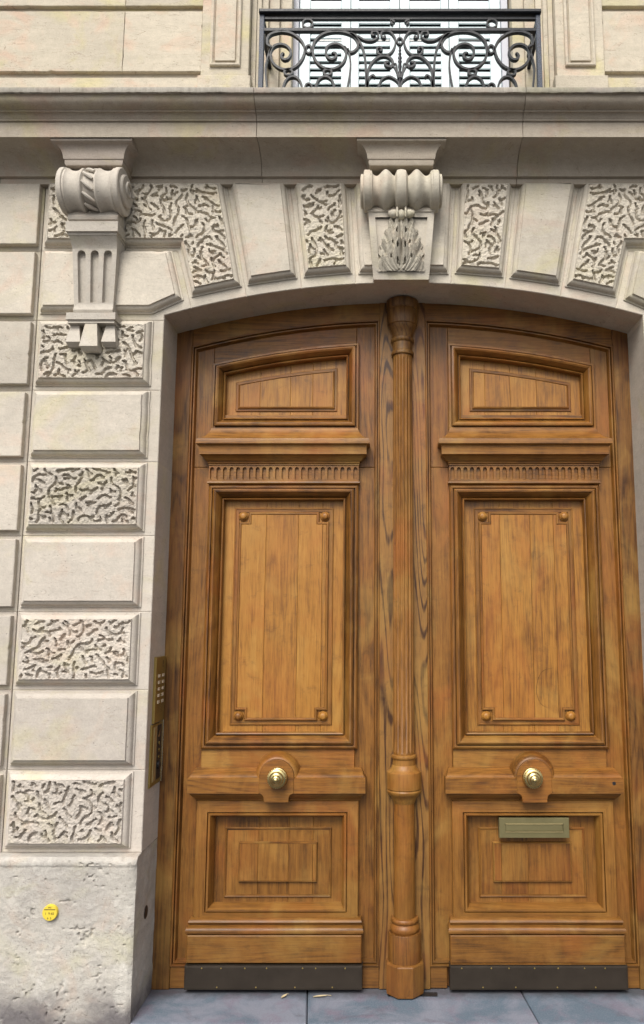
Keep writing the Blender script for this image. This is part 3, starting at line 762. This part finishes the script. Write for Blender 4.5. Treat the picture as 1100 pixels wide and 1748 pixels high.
for i in range(4):
    x0, x1 = SX[i] + .0015, SX[i + 1] - .0015; cx = (x0 + x1) / 2 + (.004 if i % 2 == 0 else -.004); hw_ = .0805
    t = empty('shutter', ((x0 + x1) / 2, .19, 3.955), names[i], 'shutter', 'white louvred shutters of the upper window')
    for a, b in ((x0, cx - hw_), (cx + hw_, x1)):
        m = MB(); m.box(a, b, .175, .205, 3.955, 5.56, .002); m.build('stile', WHITE, t, 0)
    for z0, z1 in ((3.955, 4.015), (4.700, 4.790), (5.45, 5.56)):
        m = MB(); m.box(cx - hw_ + .0005, cx + hw_ - .0005, .177, .203, z0, z1, .002); m.build('rail', WHITE, t, 0)
    z = 4.037
    while z < 5.43:
        if not (4.680 < z < 4.812):
            o = bpy.data.objects.new('slat', smesh); COL.objects.link(o); o.parent = t; o.location = (cx - t.location.x, 0, z - 3.955)
            o.rotation_euler.x = random.uniform(-.03, .03)
        z += .0428

# ------------------------------------------------------------------ balcony railing
RY = -.17
rl = empty('balcony_railing', (-.016, RY, 3.931), 'black wrought iron balcony railing with scrolls in front of the upper window', 'railing')
CXR = -.017
m = MB(); m.frame([(-.672, 4.400), (.640, 4.400), (.640, 4.420), (-.672, 4.420)], [(0, RY + .028), (0, RY - .022), (.004, RY - .026)]); m.build('handrail', IRON, rl, 0)
m = MB(); m.box(-.654, .622, RY - .008, RY + .008, 4.378, 4.392, .001); m.build('rail_bar', IRON, rl, 0)
m = MB(); m.box(-.654, .622, RY - .010, RY + .010, 4.316, 4.332, .001); m.build('rail_bar', IRON, rl, 0)
m = MB(); m.box(-.654, .622, RY - .010, RY + .010, 3.965, 3.981, .001); m.build('rail_bar', IRON, rl, 0)
for x in (-.659, .627):
    m = MB(); m.box(x - .011, x + .011, RY - .012, RY + .012, 3.93, 4.400, .002); m.build('post', IRON_S, rl, 0)
    for z in (4.384, 4.318, 3.966):
        m = MB(); m.full(x - .006, x + .010, RY + .01, .10, z, z + .014); m.build('side_rail', IRON, rl, 0)
SC = {
'S1':[(-0.614,4.239),(-0.631,4.249),(-0.633,4.278),(-0.619,4.300),(-0.59,4.312),(-0.558,4.315),(-0.519,4.305),(-0.483,4.278),(-0.463,4.246),(-0.458,4.214),(-0.469,4.175),(-0.494,4.14),(-0.529,4.122),(-0.567,4.125),(-0.6,4.15),(-0.615,4.185),(-0.615,4.217),(-0.601,4.239),(-0.576,4.25),(-0.547,4.244),(-0.525,4.221),(-0.524,4.196),(-0.536,4.176),(-0.555,4.173),(-0.567,4.189),(-0.559,4.203)],
'L1':[(-0.611,4.232),(-0.621,4.21),(-0.632,4.168),(-0.638,4.125),(-0.635,4.083),(-0.631,4.045),(-.625,3.975)],
'S2':[(-0.259,4.228),(-0.251,4.21),(-0.232,4.212),(-0.214,4.232),(-0.213,4.26),(-0.229,4.290),(-0.261,4.308),(-0.3,4.316),(-0.345,4.313),(-0.384,4.296),(-0.412,4.264),(-0.421,4.224),(-0.414,4.182),(-0.388,4.143),(-0.35,4.124),(-0.311,4.129),(-0.279,4.157),(-0.266,4.196),(-0.273,4.228),(-0.299,4.249),(-0.328,4.251),(-0.354,4.235),(-0.36,4.207),(-0.35,4.182),(-0.331,4.173),(-0.313,4.185),(-0.315,4.203),(-0.327,4.205)],
'L2':[(-0.274,4.239),(-0.254,4.207),(-0.246,4.161),(-0.247,4.111),(-0.256,4.045),(-.27,3.975)],
'L3':[(-0.248,4.307),(-0.216,4.277),(-0.193,4.239),(-0.18,4.189),(-0.175,4.132),(-0.173,4.055),(-.175,3.975)],
'S3':[(-0.242,4.305),(-0.209,4.288),(-0.177,4.270),(-0.145,4.268),(-0.122,4.282),(-0.116,4.300),(-0.126,4.314),(-0.145,4.313),(-0.148,4.299),(-0.135,4.295)],
'S4':[(-0.09,4.294),(-0.084,4.286),(-0.095,4.283),(-0.104,4.297),(-0.1,4.311),(-0.081,4.317),(-0.058,4.310),(-0.039,4.279),(-0.039,4.246),(-0.052,4.214),(-0.074,4.196),(-0.106,4.196),(-0.122,4.21),(-0.122,4.228),(-0.11,4.235),(-0.1,4.221),(-0.109,4.215)],
'S5':[(-.17,3.985),(-0.167,4.055),(-0.165,4.111),(-0.145,4.157),(-0.113,4.185),(-0.081,4.189),(-0.055,4.171),(-0.05,4.147),(-0.068,4.135),(-0.085,4.147),(-0.082,4.159),(-0.07,4.156)],
'S6':[(-.166,4.02),(-0.164,4.055),(-0.157,4.08),(-0.141,4.092),(-0.133,4.082)],
'S7':[(-.125,4.0),(-0.109,4.055),(-0.093,4.076),(-0.068,4.085),(-0.042,4.073),(-0.023,4.052),(-.02,4.02)],
'B1':[(-0.048,4.353),(-0.058,4.361),(-0.051,4.371),(-0.041,4.364)],
'B2':[(-0.056,4.366),(-0.058,4.374),(-0.048,4.379),(-0.017,4.379)]}
for key_, pth in SC.items():
    for s in (1, -1):
        p = [(CXR + s * (x - CXR), z) for x, z in pth]; m = MB()
        th = .0100 if key_ in ('S1', 'S2', 'L3', 'S5') else .0078
        m.bar(p, RY, th, .020, 5, lambda t: 1.0)
        if key_[0] == 'S' and key_ not in ('S6', 'S7'): m.ball((p[-1][0], RY, p[-1][1]), (.0085, .011, .0085), 8, 6)
        m.build('scroll', IRON, rl, 50)
for s in (1, -1):
    def X(x): return CXR + s * (x - CXR)
    for (x, z, rx, rz, t) in ((-.446, 4.356, .024, .022, .007), (-.440, 4.224, .0135, .020, .008), (-.532, 4.107, .019, .014, .009), (-.351, 4.107, .019, .014, .009), (-.511, 4.018, .044, .068, .009), (-.362, 4.018, .044, .068, .009), (-.438, 4.03, .016, .02, .007)):
        m = MB(); m.ring(X(x), RY, z, rx, rz, t, .020); m.build('ring', IRON, rl, 50)
m = MB(); m.ring(CXR, RY, 4.266, .0125, .0165, .007, .018); m.build('ring', IRON, rl, 50)
m = MB(); m.lathe('Z', (CXR, RY, 0), [(.002, 4.245), (.006, 4.238), (.004, 4.230), (.007, 4.222), (.004, 4.214), (.008, 4.204), (.005, 4.196), (.010, 4.184), (.006, 4.174), (.010, 4.165), (.007, 4.155), (.009, 4.14), (.006, 4.12), (.012, 4.10), (.014, 4.08), (.006, 4.05), (.006, 3.98)], 12)
for s in (-1, 1):
    for k_, (w_, h_) in enumerate(((.020, 4.150), (.030, 4.135))):
        m.bar([(CXR + s * .004, 4.075), (CXR + s * .012, 4.10), (CXR + s * w_ * .8, h_ - .01), (CXR + s * (w_ + .004), h_), (CXR + s * (w_ + .012), h_ - .012)], RY - .004 - .004 * k_, .011, .012, 5, lambda t: 1 - .6 * t)
m.build('flower_finial', IRON, rl, 50)

# ------------------------------------------------------------------ door frame
FR = empty('door_frame', (0, .23, 0), 'dark oak frame of the arched doorway standing against the stone jambs', 'door frame')
YF, YB, YP = .230, .258, .284
def acrv(x0, x1, off, n=10): return [(x, arch(x) + off) for x in np.linspace(x0, x1, n)]
for s in (-1, 1):
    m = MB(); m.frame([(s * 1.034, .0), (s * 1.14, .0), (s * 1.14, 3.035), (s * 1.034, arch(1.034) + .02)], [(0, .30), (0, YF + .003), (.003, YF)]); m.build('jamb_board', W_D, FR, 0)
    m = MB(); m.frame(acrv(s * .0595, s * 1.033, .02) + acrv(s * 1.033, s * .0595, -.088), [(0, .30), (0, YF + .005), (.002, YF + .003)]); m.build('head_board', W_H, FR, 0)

# ------------------------------------------------------------------ door leaves
def leaf(s, label):
    U = .582 if s > 0 else -.572
    T = empty('door_leaf', (U, .25, 0), label, 'door', 'leaves of the oak carriage door')
    ys, yz = (lambda a: s * a), None
    def rect(h, z0, z1): return [(U - h, z0), (U + h, z0), (U + h, z1), (U - h, z1)]
    SB = [(0, .31), (0, YB + .002), (.0015, YB)]
    def brd(name, a0, a1, z0, z1, y, mat, parent=T, ch=.0015, topf=None):
        x0, x1 = sorted((s * a0, s * a1)); m = MB()
        if topf is None: pl = [(x0, z0), (x1, z0), (x1, z1), (x0, z1)]
        else: pl = [(x0, z0), (x1, z0)] + [(x, arch(x) + topf) for x in np.linspace(x1, x0, 8)]
        m.frame(pl, [(0, max(.31, y + .03)), (0, y + ch), (ch, y)]); return m.build(name, mat, parent, 0)
    brd('meeting_board', .0, .112, .004, 0, YF - .002, W_F, topf=.01)
    brd('bottom_rail_end', .113, .187, .004, .094, YF + .006, W_H); brd('bottom_rail_end', .965, 1.033, .004, .094, YF + .006, W_H)
    brd('bottom_rail', .187, .965, .004, .094, YB, W_H)
    brd('stile', .113, .225, .095, 2.338, YB, W_V); brd('stile', .113, .225, 2.340, 0, YB, W_V, topf=-.06)
    brd('stile', .930, 1.033, .095, 2.338, YB, W_V); brd('stile', .930, 1.033, 2.340, 0, YB, W_V, topf=-.06)
    brd('lock_rail', .226, .929, .76, 1.045, YB - .010, W_H); brd('middle_rail', .226, .929, 2.22, 2.60, YB, W_H); brd('foot_rail', .226, .929, .095, .30, YB, W_H)
    x0, x1 = sorted((s * .226, s * .929)); m = MB(); m.frame([(x, arch(x) - .215) for x in np.linspace(x0, x1, 8)] + [(x, arch(x) - .06) for x in np.linspace(x1, x0, 8)], SB); m.build('top_rail', W_H, T, 0)
    # moulding round the whole leaf
    xa, xb = sorted((s * .112, s * 1.034))
    m = MB(); m.frame([(xa, .095), (xb, .095)] + [(x, arch(x) - .087) for x in np.linspace(xb, xa, 10)], [(0, YB + .001), (0, YF - .001), (.003, YF - .004), (.008, YF - .004), (.010, YF + .014), (.013, YF + .015), (.0135, YF + .004), (.019, YF + .004), (.022, YF + .012), (.024, YB - .002), (.026, YB + .001)], False, True)
    m.build('leaf_moulding', [W_V, W_H], T, 30)
    def boards(poly, y, cuts, parent, mat=W_P, name='board', back=.012):
        xs = sorted([p[0] for p in poly]); ed = [xs[0] - .001] + [U + c for c in cuts] + [xs[-1] + .001]
        for a, b in zip(ed[:-1], ed[1:]):
            pl = clipx(ccw(poly), a + .0003, b - .0003)
            m = MB(); yy = y + random.uniform(-.0006, .0006); m.frame(pl, [(0, y + back), (0, yy + .0014), (.0012, yy)]); m.build(name, mat, parent, 0)
    # ---- main panel
    main = MB(); MP = [(0, YB + .001), (0, .238), (.003, .234), (.010, .231), (.016, .232), (.0175, .246), (.0205, .246), (.022, .226), (.030, .220), (.036, .221), (.042, .228), (.050, .241), (.058, .252), (.061, .264), (.0635, .264), (.0637, .248), (.066, .245), (.071, .247), (.073, .254), (.073, YP + .002)]
    main.frame(rect(.359, 1.020, 2.250), MP, False, True); main = main.build('panel_moulding', [W_V, W_H], T, 30)
    cut = {-1: (-.085, .070, .185), 1: (-.115, .03, .142)}[s]
    pn = MB(); pn.frame(rect(.300, 1.06, 2.22), [(0, .315), (0, YP + .014)]); pn = pn.build('panel', W_P, T, 0)
    pn0 = pn; boards(rect(.292, 1.075, 2.200), YP, cut, pn)
    m = MB(); m.frame(rect(.238, 1.122, 2.142), [(0, YP + .001), (0, YP - .004), (.003, YP - .007), (.006, YP - .007), (.007, YP - .004), (.020, YP - .004)], False, True); m.build('field_moulding', [W_V, W_H], pn, 0)
    def notched(h, z0, z1, n): return [(U - h + n, z0), (U + h - n, z0), (U + h - n, z0 + n), (U + h, z0 + n), (U + h, z1 - n), (U + h - n, z1 - n), (U + h - n, z1), (U - h + n, z1), (U - h + n, z1 - n), (U - h, z1 - n), (U - h, z0 + n), (U - h + n, z0 + n)]
    fp = notched(.216, 1.143, 2.121, .047)
    m = MB(); m.frame(fp, [(0, YP + .001), (0, YP - .010), (.003, YP - .014), (.009, YP - .014), (.013, YP - .010), (.015, YP - .010)], False, True); m.build('field_moulding', [W_V, W_H], pn, 0)
    boards(inset(ccw(fp), .012), YP - .0115, cut, pn)
    for dx in (-1, 1):
        for z in (1.163, 2.101):
            m = MB(); m.lathe('Y', (U + dx * .197, 0, z), [(.024, YP + .002), (.023, YP - .006), (.019, YP - .010), (.0165, YP - .010), (.0165, YP - .018), (.013, YP - .023), (.006, YP - .025), (.001, YP - .025)], 20); m.build('roundel', W_P, pn, 40)
    # ---- tympanum panel
    def tymp(h, z0, off):
        a, b = U - h, U + h; return [(a, z0), (b, z0)] + [(x, arch(x) + off) for x in np.linspace(b, a, 10)]
    m = MB(); TP = [(0, YB + .001), (0, .238), (.003, .232), (.012, .231), (.0145, .244), (.0175, .244), (.019, .222), (.027, .219), (.034, .223), (.042, .237), (.050, .250), (.052, .262), (.0545, .262), (.0547, .246), (.058, .244), (.062, .248), (.063, .255), (.063, YP + .002)]
    m.frame(tymp(.359, 2.520, -.200), TP, False, True); m.build('panel_moulding', [W_V, W_H], T, 30)
    pn = MB(); pn.frame(rect(.31, 2.56, 2.60), [(0, .315), (0, YP + .016)]); pn = pn.build('panel', W_P, T, 0)
    cut = {-1: (-.13, .02, .13), 1: (-.175, -.05, .08)}[s]
    boards(tymp(.300, 2.575, -.255), YP, cut, pn)
    fp = tymp(.250, 2.624, -.307)
    m = MB(); m.frame(fp, [(0, YP + .001), (0, YP - .004), (.003, YP - .006), (.011, YP - .006), (.013, YP - .012), (.018, YP - .014), (.021, YP - .010), (.024, YP - .010)], False, True); m.build('field_moulding', [W_V, W_H], pn, 0)
    boards(inset(ccw(fp), .0205), YP - .0115, cut, pn)
    # ---- hood over the main panel
    hd = [(2.535, .236, .352), (2.522, .229, .356), (2.508, .222, .361), (2.494, .212, .368), (2.480, .198, .379), (2.470, .184, .390), (2.463, .172, .402), (2.461, .166, .409), (2.449, .164, .413), (2.437, .164, .413), (2.433, .170, .407), (2.430, .178, .400), (2.424, .180, .398), (2.388, .180, .398), (2.386, .186, .393), (2.380, .196, .386), (2.370, .206, .378), (2.362, .212, .372), (2.360, .218, .366), (2.352, .220, .364), (2.349, .226, .362), (2.343, .226, .362), (2.341, .25, .355)]
    m = MB(); rings = [[(U - h, YB + .002, z), (U - h, y, z), (U + h, y, z), (U + h, YB + .002, z)] for z, y, h in hd]; m.loft(rings, True, (True, True)); m.build('hood', W_H, T, 30)
    # ---- fluted band
    m = MB(); n = 23; wd = .720 / n
    for k in range(n):
        a = U - .360 + k * wd
        cells(m, (a, a + wd, 2.262, 2.340), stadium(a + wd / 2, 2.270, 2.334, .0098, 5), lambda x, z, d: (x, .226 + d, z), .013)
    m.add([(U - .36, .228, 2.262), (U - .36, YB, 2.262), (U - .36, YB, 2.34), (U - .36, .228, 2.34)], [(0, 1, 2, 3)]); m.add([(U + .36, .228, 2.262), (U + .36, YB, 2.262), (U + .36, YB, 2.34), (U + .36, .228, 2.34)], [(0, 1, 2, 3)])
    m.loft([[(U - h, YB, z), (U - h, y, z), (U + h, y, z), (U + h, YB, z)] for z, y, h in ((2.2625, .228, .360), (2.262, .222, .364), (2.257, .220, .366), (2.252, .224, .362), (2.249, .232, .359))], True, (True, True)); m.build('fluted_band', W_H, T, 30)
    # ---- lock rail bar with its round boss
    KZ = .908; r0, r1 = .103, .078
    bp = [(.938, .246, .376), (.936, .236, .378), (.932, .226, .380), (.929, .222, .382), (.926, .208, .384), (.920, .196, .386), (.912, .186, .390), (.907, .182, .394), (.905, .180, .396), (.903, .174, .398), (.838, .174, .398), (.836, .180, .396), (.834, .188, .390), (.826, .192, .386), (.818, .202, .380), (.808, .222, .374), (.804, .226, .372), (.798, .228, .371), (.796, .246, .368)]
    m = MB(); m.loft([[(U - h, YB, z), (U - h, y, z), (U + h, y, z), (U + h, YB, z)] for z, y, h in bp], True, (True, True)); bar = m.build('moulded_bar', W_H, T, 30)
    m = MB(); pr = [(r0 + .001, YB), (r0, .232), (.100, .222), (.098, .208), (.094, .194), (.090, .186), (.086, .181), (.082, .179), (.079, .178)]
    rings = [[(U + r * math.cos(t), y, KZ + r * math.sin(t)) for t in np.linspace(-.02, math.pi + .02, 33)] for r, y in pr]; m.loft(rings, False); m.build('boss_moulding', W_H, bar, 40)
    bs = [(U + .078 * math.cos(t), KZ + .078 * math.sin(t)) for t in np.linspace(0, math.pi, 25)]
    bs += [(U - .078, .838)] + [(U - .078 + .022 * math.sin(t), .816 + .022 * math.cos(t) ) for t in np.linspace(.2, math.pi / 2, 5)] + [(U - .055, .800), (U + .055, .800)] + [(U + .078 - .022 * math.sin(t), .816 + .022 * math.cos(t)) for t in np.linspace(math.pi / 2, .2, 5)] + [(U + .078, .838)]
    m = MB(); m.frame(bs, [(0, YB), (0, .172), (.002, .170)]); m.build('boss', W_H, bar, 30)
    # knob
    m = MB(); m.lathe('Y', (U + (.007 if s < 0 else -.012), 0, KZ + .003), [(.043, .170), (.044, .160), (.041, .152), (.036, .150), (.035, .144), (.040, .138), (.042, .130), (.040, .123), (.034, .119), (.032, .119), (.031, .113), (.027, .108), (.021, .105), (.020, .101), (.017, .096), (.011, .093), (.010, .089), (.007, .086), (.001, .085)], 32)
    kx = U + (.007 if s < 0 else -.012)
    for k in range(26): t = k * 2 * math.pi / 26; m.ball((kx + .0405 * math.cos(t), .1305, KZ + .003 + .0405 * math.sin(t)), .0036, 6, 4)
    m.build('knob', BRASS, T, 40)
    # ---- lower panel
    LP = [(0, YB + .001), (0, .232), (.003, .229), (.049, .226), (.0505, .240), (.0535, .240), (.055, .225), (.063, .226), (.068, .236), (.072, .250), (.076, .258), (.0765, YP + .002)]
    m = MB(); m.frame(rect(.366, .270, .796), LP, False, True); m.build('panel_moulding', [W_V, W_H], T, 30)
    cut = {-1: (-.090, .048, .158), 1: (-.140, -.020)}[s]
    pn = MB(); pn.frame(rect(.30, .31, .72), [(0, .315), (0, YP + .016)]); pn = pn.build('panel', W_P, T, 0)
    boards(rect(.294, .320, .725), YP, cut, pn, W_V)
    fp = rect(.242, .368, .668)
    m = MB(); m.frame(fp, [(0, YP + .001), (0, YP - .006), (.003, YP - .009), (.006, YP - .008), (.008, YP - .004), (.012, YP - .004)], False, True); m.build('field_moulding', [W_V, W_H], pn, 0)
    boards(inset(ccw(fp), .011), YP - .0045, cut, pn, W_V)
    fi = rect(.177, .436, .606); 
    m = MB(); m.frame(inset(ccw(fi), -.0015), [(0, YP - .003), (0, YP - .010), (.0035, YP - .019), (.006, YP - .019)], False, True); m.build('field_moulding', [W_V, W_H], pn, 0)
    boards(inset(ccw(fi), .0042), YP - .018, cut, pn, W_V)
    # ---- plinth of the leaf
    pp = [(.300, .234, .370), (.298, .222, .376), (.292, .212, .381), (.286, .208, .383), (.280, .210, .382), (.275, .218, .378), (.273, .218, .378), (.270, .204, .384), (.262, .194, .389), (.252, .191, .391), (.244, .194, .389), (.240, .202, .384), (.237, .204, .384)]
    m = MB(); m.loft([[(U - h, YB, z), (U - h, y, z), (U + h, y, z), (U + h, YB, z)] for z, y, h in pp], True, (True, True)); m.build('plinth_moulding', W_H, T, 40)
    m = MB(); m.frame(rect(.383, .122, .2365), [(0, YB), (0, .200), (.004, .196)]); m.build('plinth_board', W_H, T, 0)
    if s > 0: m = MB(); m.frame(rect(.383, .1165, .1215), [(0, YB), (0, .198), (.002, .194)]); m.build('plinth_board', W_H, T, 0)
    kp = MB(); kp.frame(rect(.387, .018, .1155), [(0, YB), (0, .190), (.002, .187), (.008, .186)]); kp = kp.build('kick_plate', KICK, T, 0)
    for zz_, n_ in ((.107, 7), (.030, 4)):
        for k in range(n_):
            m = MB(); m.lathe('Y', (U - .36 + .72 * (k + .5) / n_ + random.uniform(-.03, .03), 0, zz_), [(.0032, .187), (.0030, .1845), (.001, .184)], 10); m.build('nail', BRASS_D, kp, 40)
    if s > 0:
        m = MB(); m.tube(catmull([(.703, YP - .0118, 1.384), (.655, YP - .0118, 1.370), (.628, YP - .0118, 1.325), (.622, YP - .0118, 1.270), (.641, YP - .0118, 1.220), (.675, YP - .0118, 1.200)], 4), .0011, 5, lambda t: .3 + .7 * math.sin(math.pi * t)); m.build('scratch', W_D, pn0, 40)
        m = MB(); m.lathe('Y', (.938, 0, .882), [(.008, .1745), (.008, .1733), (.006, .1730), (.001, .1735)], 14); m.build('peg_hole', BLACKP, bar, 40)
        # letter slot
        ms = MB(); r_ = [(.428, .636), (.743, .636), (.743, .722), (.428, .722)]
        ms.frame(r_, [(0, .262), (0, .2265), (.001, .2255), (.026, .2252), (.027, .2300), (.030, .2300)]); ms = ms.build('letter_plate', SLOTM, T, 0)
        m = MB(); m.frame([(.458, .665), (.713, .665), (.713, .693), (.458, .693)], [(0, .2294), (0, .2265), (.002, .2255)]); m.build('flap', SLOTM, ms, 0)
        m = MB(); m.box(.456, .715, .2215, .2245, .6945, .6975, .0005); m.box(.456, .715, .2215, .2245, .6605, .6635, .0005); m.build('slot_edge', BRASS_L, ms, 0)
    else:
        # half column covering the meeting edge, carried by this leaf
        YC = .212
        cl = MB(); nfl = 16
        def fl(r, t, z):
            if 1.012 < z < 2.868:
                k = (t / (2 * math.pi) * nfl) % 1; d = abs(k - .5) * 2
                return r - .0052 * math.sqrt(max(0, 1 - (d / .66) ** 2))
            return r
        cl.lathe('Z', (0, YC, 0), [(.0465, .79), (.0475, .9), (.048, 1.0), (.048, 1.006), (.048, 1.012), (.048, 1.018), (.047, 1.8), (.046, 2.862), (.046, 2.869), (.046, 2.90)], 128, fl); cl = cl.build('half_column', W_V, T, 50)
        m = MB(); m.lathe('Z', (0, YC, 0), [(.046, 2.880), (.054, 2.884), (.056, 2.892), (.054, 2.900), (.049, 2.904), (.048, 2.945), (.055, 2.950), (.058, 2.958), (.056, 2.966), (.050, 2.970), (.052, 2.985), (.060, 3.010), (.067, 3.025), (.068, 3.032), (.073, 3.036), (.075, 3.060), (.077, 3.105), (.074, 3.112), (.079, 3.120), (.079, 3.158)], 40); m.build('capital', W_D, cl, 40)
        m = MB(); m.lathe('Z', (0, YC, 0), [(.048, 1.004), (.056, 1.000), (.058, .993), (.056, .986), (.052, .983), (.052, .958), (.056, .954), (.058, .946), (.063, .938), (.071, .932), (.077, .927), (.078, .920), (.078, .856), (.074, .852), (.078, .846), (.077, .838), (.068, .828), (.058, .818), (.054, .808), (.050, .798), (.046, .79)], 40); m.build('ring_band', W_V, cl, 40)
        m = MB(); m.lathe('Z', (0, YC, 0), [(.0465, .80), (.0475, .60), (.0485, .310)], 40); m.build('lower_shaft', W_V, cl, 40)
        m = MB(); m.lathe('Z', (0, YC, 0), [(.0485, .312), (.058, .310), (.062, .304), (.062, .298), (.058, .291), (.054, .288), (.058, .284), (.064, .276), (.066, .266), (.063, .256), (.058, .250)], 40); m.build('base_ring', W_V, cl, 40)
        m = MB(); m.lathe('Z', (0, YC, 0), [(.060, .252), (.071, .2515), (.073, .246), (.073, .132)], 40); m.build('base_drum', W_V, cl, 40)
        m = MB()
        def octa(r, t, z):
            k = (t + math.pi / 8) % (math.pi / 4) - math.pi / 8; rr = r * math.cos(math.pi / 8) / math.cos(k) * 1.04
            if z < .012: rr *= .985
            return rr
        m.lathe('Z', (0, YC, 0), [(.073, .135), (.082, .131), (.084, .127), (.084, .02), (.083, .008)], 48, octa); o = m.build('base_block', W_V, cl, 25)
    return T
leaf(-1, 'left leaf of the oak carriage door with the half column on its edge')
leaf(1, 'right leaf of the oak carriage door with a letter plate')

# ------------------------------------------------------------------ fittings in the stone
IC = empty('door_intercom', (-HW, .12, 1.16), 'brass door entry panel with keypad on the stone jamb left of the door', 'intercom')
def xplate(m, y0, y1, z0, z1, x0, x1, ch=.001):
    """plate on the jamb, facing +X"""
    a = [(x0, y0, z0), (x0, y1, z0), (x0, y1, z1), (x0, y0, z1)]; b = [(x1 - ch, y0, z0), (x1 - ch, y1, z0), (x1 - ch, y1, z1), (x1 - ch, y0, z1)]
    c = [(x1, y0 + ch, z0 + ch), (x1, y1 - ch, z0 + ch), (x1, y1 - ch, z1 - ch), (x1, y0 + ch, z1 - ch)]
    m.loft([a, b, c], True, (True, True)); return m
xj = -HW
kp = xplate(MB(), .066, .214, 1.155, 1.442, xj - .002, xj + .012, .002).build('keypad_plate', BRASS_D, IC, 0)
for r in range(5):
    for c in range(2):
        y = .112 + c * .062; z = 1.358 - r * .0285
        xplate(MB(), y - .012, y + .012, z - .0065, z + .0065, xj + .012, xj + .0155).build('key_button', plain('button_face', (.55, .46, .34), .4) if (r, c) == (0, 0) else bpy.data.materials['button_face'], kp, 0)
m = MB(); xplate(m, .166, .171, 1.405, 1.425, xj + .012, xj + .0128, .0003); xplate(m, .166, .171, 1.395, 1.401, xj + .012, xj + .0128, .0003); m.build('engraved_mark', BLK, kp, 0)
m = MB()
for r in range(6):
    for c in range(4): xplate(m, .10 + c * .022, .108 + c * .022, 1.198 + r * .007, 1.1995 + r * .007, xj + .012, xj + .0126, .0003)
m.build('speaker_grille', BLK, kp, 0)
lp = xplate(MB(), .050, .214, .885, 1.150, xj - .002, xj + .008, .002).build('lower_plate', BRASS_D, IC, 0)
xplate(MB(), .078, .122, .905, 1.138, xj + .008, xj + .011).build('name_strip', BRASS_L, lp, 0)
xplate(MB(), .132, .196, .905, 1.140, xj + .0081, xj + .0095).build('dark_strip', BLACKP, lp, 0)
m = MB(); m.add([(xj + .0096, .140, 1.088), (xj + .0096, .172, 1.088), (xj + .012, .168, 1.132), (xj + .012, .158, 1.120)], [(0, 1, 2, 3)]); m.build('steel_tab', STEEL, lp, 0)
m = MB(); m.lathe('X', (xj + .0095, .162, .965), [(.018, 0), (.018, .006), (.015, .008), (.001, .008)], 20); m.build('lock', BLACKP, lp, 40)
m = MB()
for z in (1.06, 1.03, 1.0): m.lathe('X', (xj + .0095, .162, z), [(.008, 0), (.008, .002), (.001, .002)], 12)
m.build('push_button', BRASS_D, lp, 40)
xplate(MB(), .2145, .2185, .885, 1.155, xj - .002, xj + .012, .001).build('edge_trim', STEEL, IC, 0)

m = MB(); m.lathe('X', (xj, .094, .369), [(.026, -.004), (.026, .002), (.020, .004), (.001, .003)], 24)
tag(m.build('round_plug', BLACKP, None, 40), 'black round plug set in the side of the jamb beside the door foot', 'plug')

mk = empty('survey_marker', (-1.449, -.085, .427), 'round yellow marker disc fixed to the pitted plinth stone', 'marker')
m = MB(); m.lathe('Y', (-1.449, 0, .427), [(.0305, -.062), (.0305, -.0795), (.029, -.0815), (.001, -.082)], 32); m.build('disc', YEL, mk, 40)
def text(body, size, loc, parent):
    cu = bpy.data.curves.new('print', 'FONT'); cu.body = body; cu.size = size; cu.align_x = 'CENTER'; cu.align_y = 'CENTER'; cu.extrude = .0002
    o = bpy.data.objects.new('tmp', cu); COL.objects.link(o); bpy.context.view_layer.update()
    me = bpy.data.meshes.new_from_object(o.evaluated_get(bpy.context.evaluated_depsgraph_get())); bpy.data.objects.remove(o)
    me.materials.clear(); me.materials.append(BLK)
    q = bpy.data.objects.new('printed_text', me); COL.objects.link(q); q.parent = parent; q.rotation_euler = (R(90), 0, 0)
    q.location = Vector(loc) - Vector(parent.location)
text('IPG', .0085, (-1.449, -.0824, .448), mk); text('1  9 65', .013, (-1.449, -.0824, .425), mk); text('6  5', .011, (-1.449, -.0824, .407), mk)
m = MB(); m.box(-1.472, -1.426, -.0823, -.0815, .4385, .4415, .0002); m.build('printed_bar', BLK, mk, 0)

# slot plate under the column and two dry leaves on the sill
m = MB(); m.frame([(-.075, -.02), (.14, -.02), (.14, .02), (-.075, .02)], [(0, 0), (.002, .001)])
m.v = [(x, .185 + z * .9, .0035 - y) for x, y, z in m.v]; tag(m.build('floor_plate', BLACKP, None, 0), 'flat dark metal plate in the paving under the foot of the half column', 'floor plate')
def dry_leaf(cx, cy, a, L, wd, label):
    m = MB(); rows = []
    for k in range(9):
        t = k / 8; h = wd * math.sin(math.pi * min(1, t * .95 + .03)) ** .8
        rows.append([(cx + math.cos(a) * (t - .5) * L - math.sin(a) * q * h, cy + math.sin(a) * (t - .5) * L + math.cos(a) * q * h, .003 + .004 * abs(q) ** 1.5 + .003 * t) for q in (-1, -.5, 0, .5, 1)])
    m.loft(rows, False); m.tube([(cx + math.cos(a) * L * .5, cy + math.sin(a) * L * .5, .010), (cx + math.cos(a) * L * .8, cy + math.sin(a) * L * .8, .006)], .0012, 6)
    tag(m.build('dry_leaf', LEAFM, None, 60), label, 'leaf', 'dry leaves on the doorstep')
dry_leaf(-.520, .160, .9, .034, .007, 'small curled dry leaf lying below the kick plate, the left one of two')
dry_leaf(-.365, .160, .1, .060, .006, 'flat pale dry leaf below the kick plate, the right one of two')
for o in bpy.data.objects:
    if '_o' in o: del o['_o']
